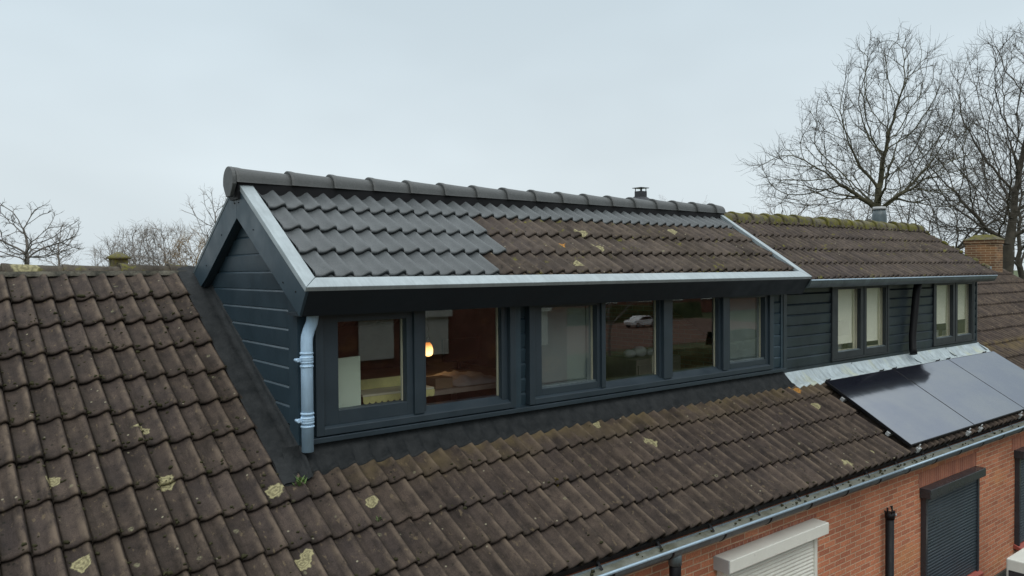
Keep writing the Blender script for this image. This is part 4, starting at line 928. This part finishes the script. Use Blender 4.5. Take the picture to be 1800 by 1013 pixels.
grow('tree', 'thick bare tree standing directly behind the brick chimney at right', (43, 14.0, GZ), 14,
     [E(0, 10.5, 3.0, 3.2), E(-2, 8.6, 3, 1.6)], M['bark'], 5, 1500, .40, 17, r_tip=.015, twl=.9, rexp=2.1)
grow('tree', 'knobby bare tree with forked limbs at far left above the lichened ridge', (3.97, 35.2, GZ), 11,
     [E(.3, 9.5, .6, .55), E(1.6, 8.9, .6, .5), E(-1.0, 9.2, .9, .9), E(.1, 8.2, 1.7, .6)],
     M['barkm'], 5.8, 620, .20, 5, r_tip=.013, twl=.25, twigs=4, rexp=2.2)
grow('tree', 'slender upright pale bare tree behind the knobby one at left', (8.3, 57.3, GZ), 13,
     [E(0, 8.6, 1.15, 1.9)], M['barkl'], 8.6, 700, .28, 6, r_tip=.016, twl=.55, rexp=2.2)
grow('tree', 'bare tree rising beside the left rake of the large dormer', (11.2, 34.6, GZ), 13,
     [E(-.4, 9.9, .95, .9), E(.3, 8.8, 1.5, .8)], M['barkm'], 7, 700, .24, 9, r_tip=.0115, twl=.35, rexp=2.2, mat_tw=M['barkl'])
for i, (x, y, w_, h_, mt, lb_) in enumerate(((10.6, 53, 1.3, 9.2, 'barkl', 'smallest faint bush at the left end of the thicket'), (11.7, 52, 1.5, 10.0, 'barkl', 'low pale twiggy tree just right of the mossy chimney cap'),
        (13.1, 51, 1.5, 10.3, 'barkl', 'grey twiggy tree, tallest in the middle of the thicket'), (14.6, 50, 1.6, 9.7, 'barko', 'ochre brown twiggy tree next to the left rake of the large dormer'))):
    grow('tree', lb_, (x, y, GZ), h_, [(0, 0, h_-1.4, w_, w_, 1.2), (0, 0, h_-2.6, w_*1.3, w_*1.3, 1.2)], M[mt], 5.6, 1500, .26, 30+i, r_tip=.014, twl=.65, twigs=6, group='thicket of bare trees behind the ridge', rexp=2.3)
for i, (x, y, h_, w_) in enumerate(((41, 25, 11.4, 2.6), (36, 29, 10.8, 1.8), (46, 24, 11.2, 3))):
    grow('tree', ('faint twiggy tree far behind the left limbs of the spreading tree', 'lowest faint tree left of the spreading tree, just above the ridge', 'faint twiggy tree seen between the two tall trees at right')[i], (x, y, GZ), h_, [(0, 0, h_-1.6, w_, w_, 1.5)], M['barkl'], 6, 700, .40, 50+i, r_tip=.014, twl=.7, group='distant bare trees at right')

# ---------------------------------------------------------------- far buildings
fh = thing('far_house', 'distant house of which only the red tiled ridge and stubby mossy chimney show at left', 'house', (4.0, 22.4, GZ))
MB().box(-3, 8.5, 19.4, 25.4, GZ, -1.7).build('wall', M['brick_far'], fh)
m = Mat('red_pantile', rough=.8); m.color(m.mix(m.noise(6, 4), (.20, .11, .095), (.13, .08, .065))); M['redt'] = m.m
mb = MB(); mb.grid([[(-3+.1*i, y, z+.035*abs(math.sin(i*1.3))) for i in range(116)] for y, z in ((19.2, -1.95), (22.4, .09), (25.6, -1.95))], 0, True); fr_ = mb.build('roof', M['redt'], fh)
mb = MB()
for i in range(34): x = -2.9+.33*i; mb.tube([(x, 22.4, .06), (x+.08, 22.4, .08), (x+.32, 22.4, .07)], [.11, .12, .10], 10)
mb.build('ridge_tiles', M['redt'], fh)
cc = MB().box(4.42, 4.80, 22.2, 22.6, -.2, .38).build('chimney', M['ridge_moss'], fh, attr=True)
mb = MB(); mb.tube([(4.61, 22.4, .38), (4.61, 22.4, .43), (4.61, 22.4, .47), (4.61, 22.4, .52), (4.61, 22.4, .56)], [.30, .29, .22, .12, .06], 14); mb.build('chimney_cap', M['ridge_moss'], cc)
f2 = thing('far_house', 'distant house showing only a dark steep roof peak with capped flue above the grey ridge', 'house', (28, 25.3, GZ))
MB().box(24, 32, 22, 28.6, GZ, .3).build('wall', M['brick_far'], f2)
mb = MB(); mb.add([(23.8, 21.8, .3), (32.2, 21.8, .3), (32.2, 28.8, .3), (23.8, 28.8, .3), (27.85, 25.1, 3.5), (28.15, 25.1, 3.5), (28.15, 25.5, 3.5), (27.85, 25.5, 3.5)], [(0, 1, 5, 4), (1, 2, 6, 5), (2, 3, 7, 6), (3, 0, 4, 7), (4, 5, 6, 7)]); ro = mb.build('roof', M['slate'], f2)
cf = MB().box(27.78, 28.20, 25.05, 25.45, 3.3, 3.72).build('chimney', M['slate'], ro)
mb = MB(); mb.box(27.70, 28.28, 24.97, 25.53, 3.86, 3.89)
for x, y in ((27.80, 25.07), (28.16, 25.07), (27.80, 25.41), (28.16, 25.41)): mb.box(x, x+.03, y, y+.03, 3.72, 3.86)
mb.tube([(28.02, 25.25, 3.72), (28.02, 25.25, 3.86)], .05, 8); mb.build('cowl', M['anth'], f2)
# chimney smoke drifting right
mt = bpy.data.materials.new('smoke'); mt.use_nodes = True; t = mt.node_tree; t.nodes.clear(); o_ = t.nodes.new('ShaderNodeOutputMaterial'); pv = t.nodes.new('ShaderNodeVolumePrincipled'); pv.inputs['Density'].default_value = 2.2; pv.inputs['Color'].default_value = (.95, .95, .96, 1); t.links.new(pv.outputs[0], o_.inputs['Volume'])
mb = MB()
for (x, z, s_) in ((28.15, 3.42, .10), (28.28, 3.34, .13), (28.42, 3.25, .15), (28.60, 3.12, .17)):
    rows = [[(x+s_*math.sin(math.pi*j/6)*math.cos(i*.785), 24.2+s_*math.sin(math.pi*j/6)*math.sin(i*.785), z-s_*math.cos(math.pi*j/6)) for i in range(8)] for j in range(7)]; mb.grid(rows, 0, True, True)
tag(mb.build('smoke', mt), 'small white puff of smoke beside the capped flue on the far dark roof', 'smoke', kind='stuff')

# ---------------------------------------------------------------- across the street: seen only as reflections
oh = thing('opposite_house', 'brick house across the garden with white shuttered windows, seen reflected in the left panes', 'house', (12, -19, GZ))
MB().box(-2, 23, -23, -15, GZ, .6).build('wall', M['brick_far'], oh)
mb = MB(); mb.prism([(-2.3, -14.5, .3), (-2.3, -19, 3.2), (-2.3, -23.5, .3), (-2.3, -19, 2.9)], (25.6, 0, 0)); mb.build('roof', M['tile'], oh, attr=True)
for x in (3.0, 8.2, 12.9, 15.3, 20.4):
    w_ = MB().box(x, x+1.4, -14.98, -14.90, -3.2, -1.75).build('window', M['white'], oh); MB().box(x-.08, x+1.48, -14.97, -14.72, -1.75, -1.5).build('shutter_box', M['white'], w_)
for k, (x0_, x1_, y_, h_) in enumerate(((36, 56, -27, 1.3), (57, 80, -33, 1.5), (66, 95, -64, 2.2))):
    rh = random.Random(k); mb = MB(); n_ = 26
    mb.grid([[(x0_+(x1_-x0_)*i/n_, y_+dy+rh.uniform(-.15, .15), GZ+z_*h_+rh.uniform(-.12, .12)*(z_ > 0)) for i in range(n_+1)] for dy, z_ in ((.6, 0), (.55, .6), (.35, 1), (-.35, 1), (-.55, .6), (-.6, 0))], 0, False)
    tag(mb.build('hedge', M['grass']), ('clipped green hedge in the garden nearest the opposite house', 'longer green hedge along the clay paving', 'tall dark hedge in front of the far brick house')[k], 'hedge')
# parked cars
def car(x, y, lbl, rot=0):
    t = thing('parked_car', lbl, 'car', (x, y, GZ+.02), 'cars parked across the street')
    b = MB(); prof = [(-2.1, .35), (-2.15, .75), (-1.9, .95), (-1.2, 1.02), (-.55, 1.42), (.75, 1.45), (1.5, 1.05), (2.05, .95), (2.12, .45), (2.0, .3)]
    b.prism([(x+px_, y-.85, GZ+.02+pz) for px_, pz in prof], (0, 1.7, 0)); b.build('body', M['carw'], t, bevel=.08)
    b = MB(); b.prism([(x+px_, y-.86, GZ+.02+pz) for px_, pz in ((-1.05, 1.02), (-.5, 1.36), (.7, 1.38), (1.3, 1.04))], (0, 1.72, 0)); b.build('side_window', M['black'], t)
    for px_ in (-1.35, 1.3):
        for py_ in (-.87, .67):
            wl = MB().tube([(x+px_, y+py_, GZ+.34), (x+px_, y+py_+.2, GZ+.34)], .32, 18).build('wheel', M['tyre'], t); MB().tube([(x+px_, y+py_-.005, GZ+.34), (x+px_, y+py_+.205, GZ+.34)], .19, 14).build('rim', M['steel'], wl)
    return t
car(72, -55, 'white car parked on clay paving, seen reflected in the third pane')
o2 = thing('opposite_house', 'far brick house with white framed windows behind the parked cars', 'house', (75, -72, GZ))
MB().box(40, 130, -80, -70, GZ, -1).build('wall', M['brick_far'], o2)
mb = MB(); mb.prism([(39.5, -69.5, -1.2), (39.5, -75, 3.0), (39.5, -80.5, -1.2), (39.5, -75, 2.6)], (91, 0, 0)); mb.build('roof', M['slate'], o2)
for i in range(11):
    x = 43+7.5*i; mb = MB()
    for q in (0, 2.3): mb.box(x, x+3, -69.98, -69.9, -5.0+q, -4.85+q)
    for q in (0, 1.4, 2.85): mb.box(x+q, x+q+.15, -69.975, -69.89, -5.0, -2.6)
    w_ = mb.build('window', M['white'], o2); MB().box(x+.1, x+2.9, -69.99, -69.96, -4.9, -2.65).build('pane', M['anth'], w_)
for i, (x, y) in enumerate(((41, -30), (60, -41), (84, -60))):
    grow('tree', ('bare garden tree behind the camera, nearest of three reflected in the panes', 'bare garden tree behind the camera, middle one reflected in the panes', 'bare tree beside the far brick house, reflected in the panes')[i], (x, y, GZ), 8, [(0, 0, 5.5, 3, 3, 2.6)], M['barkl'], 2.5, 420, .5, 70+i, twigs=2, r_tip=.02, group='trees behind the camera')

for o in bpy.data.objects:
    if '_b' in o: del o['_b']
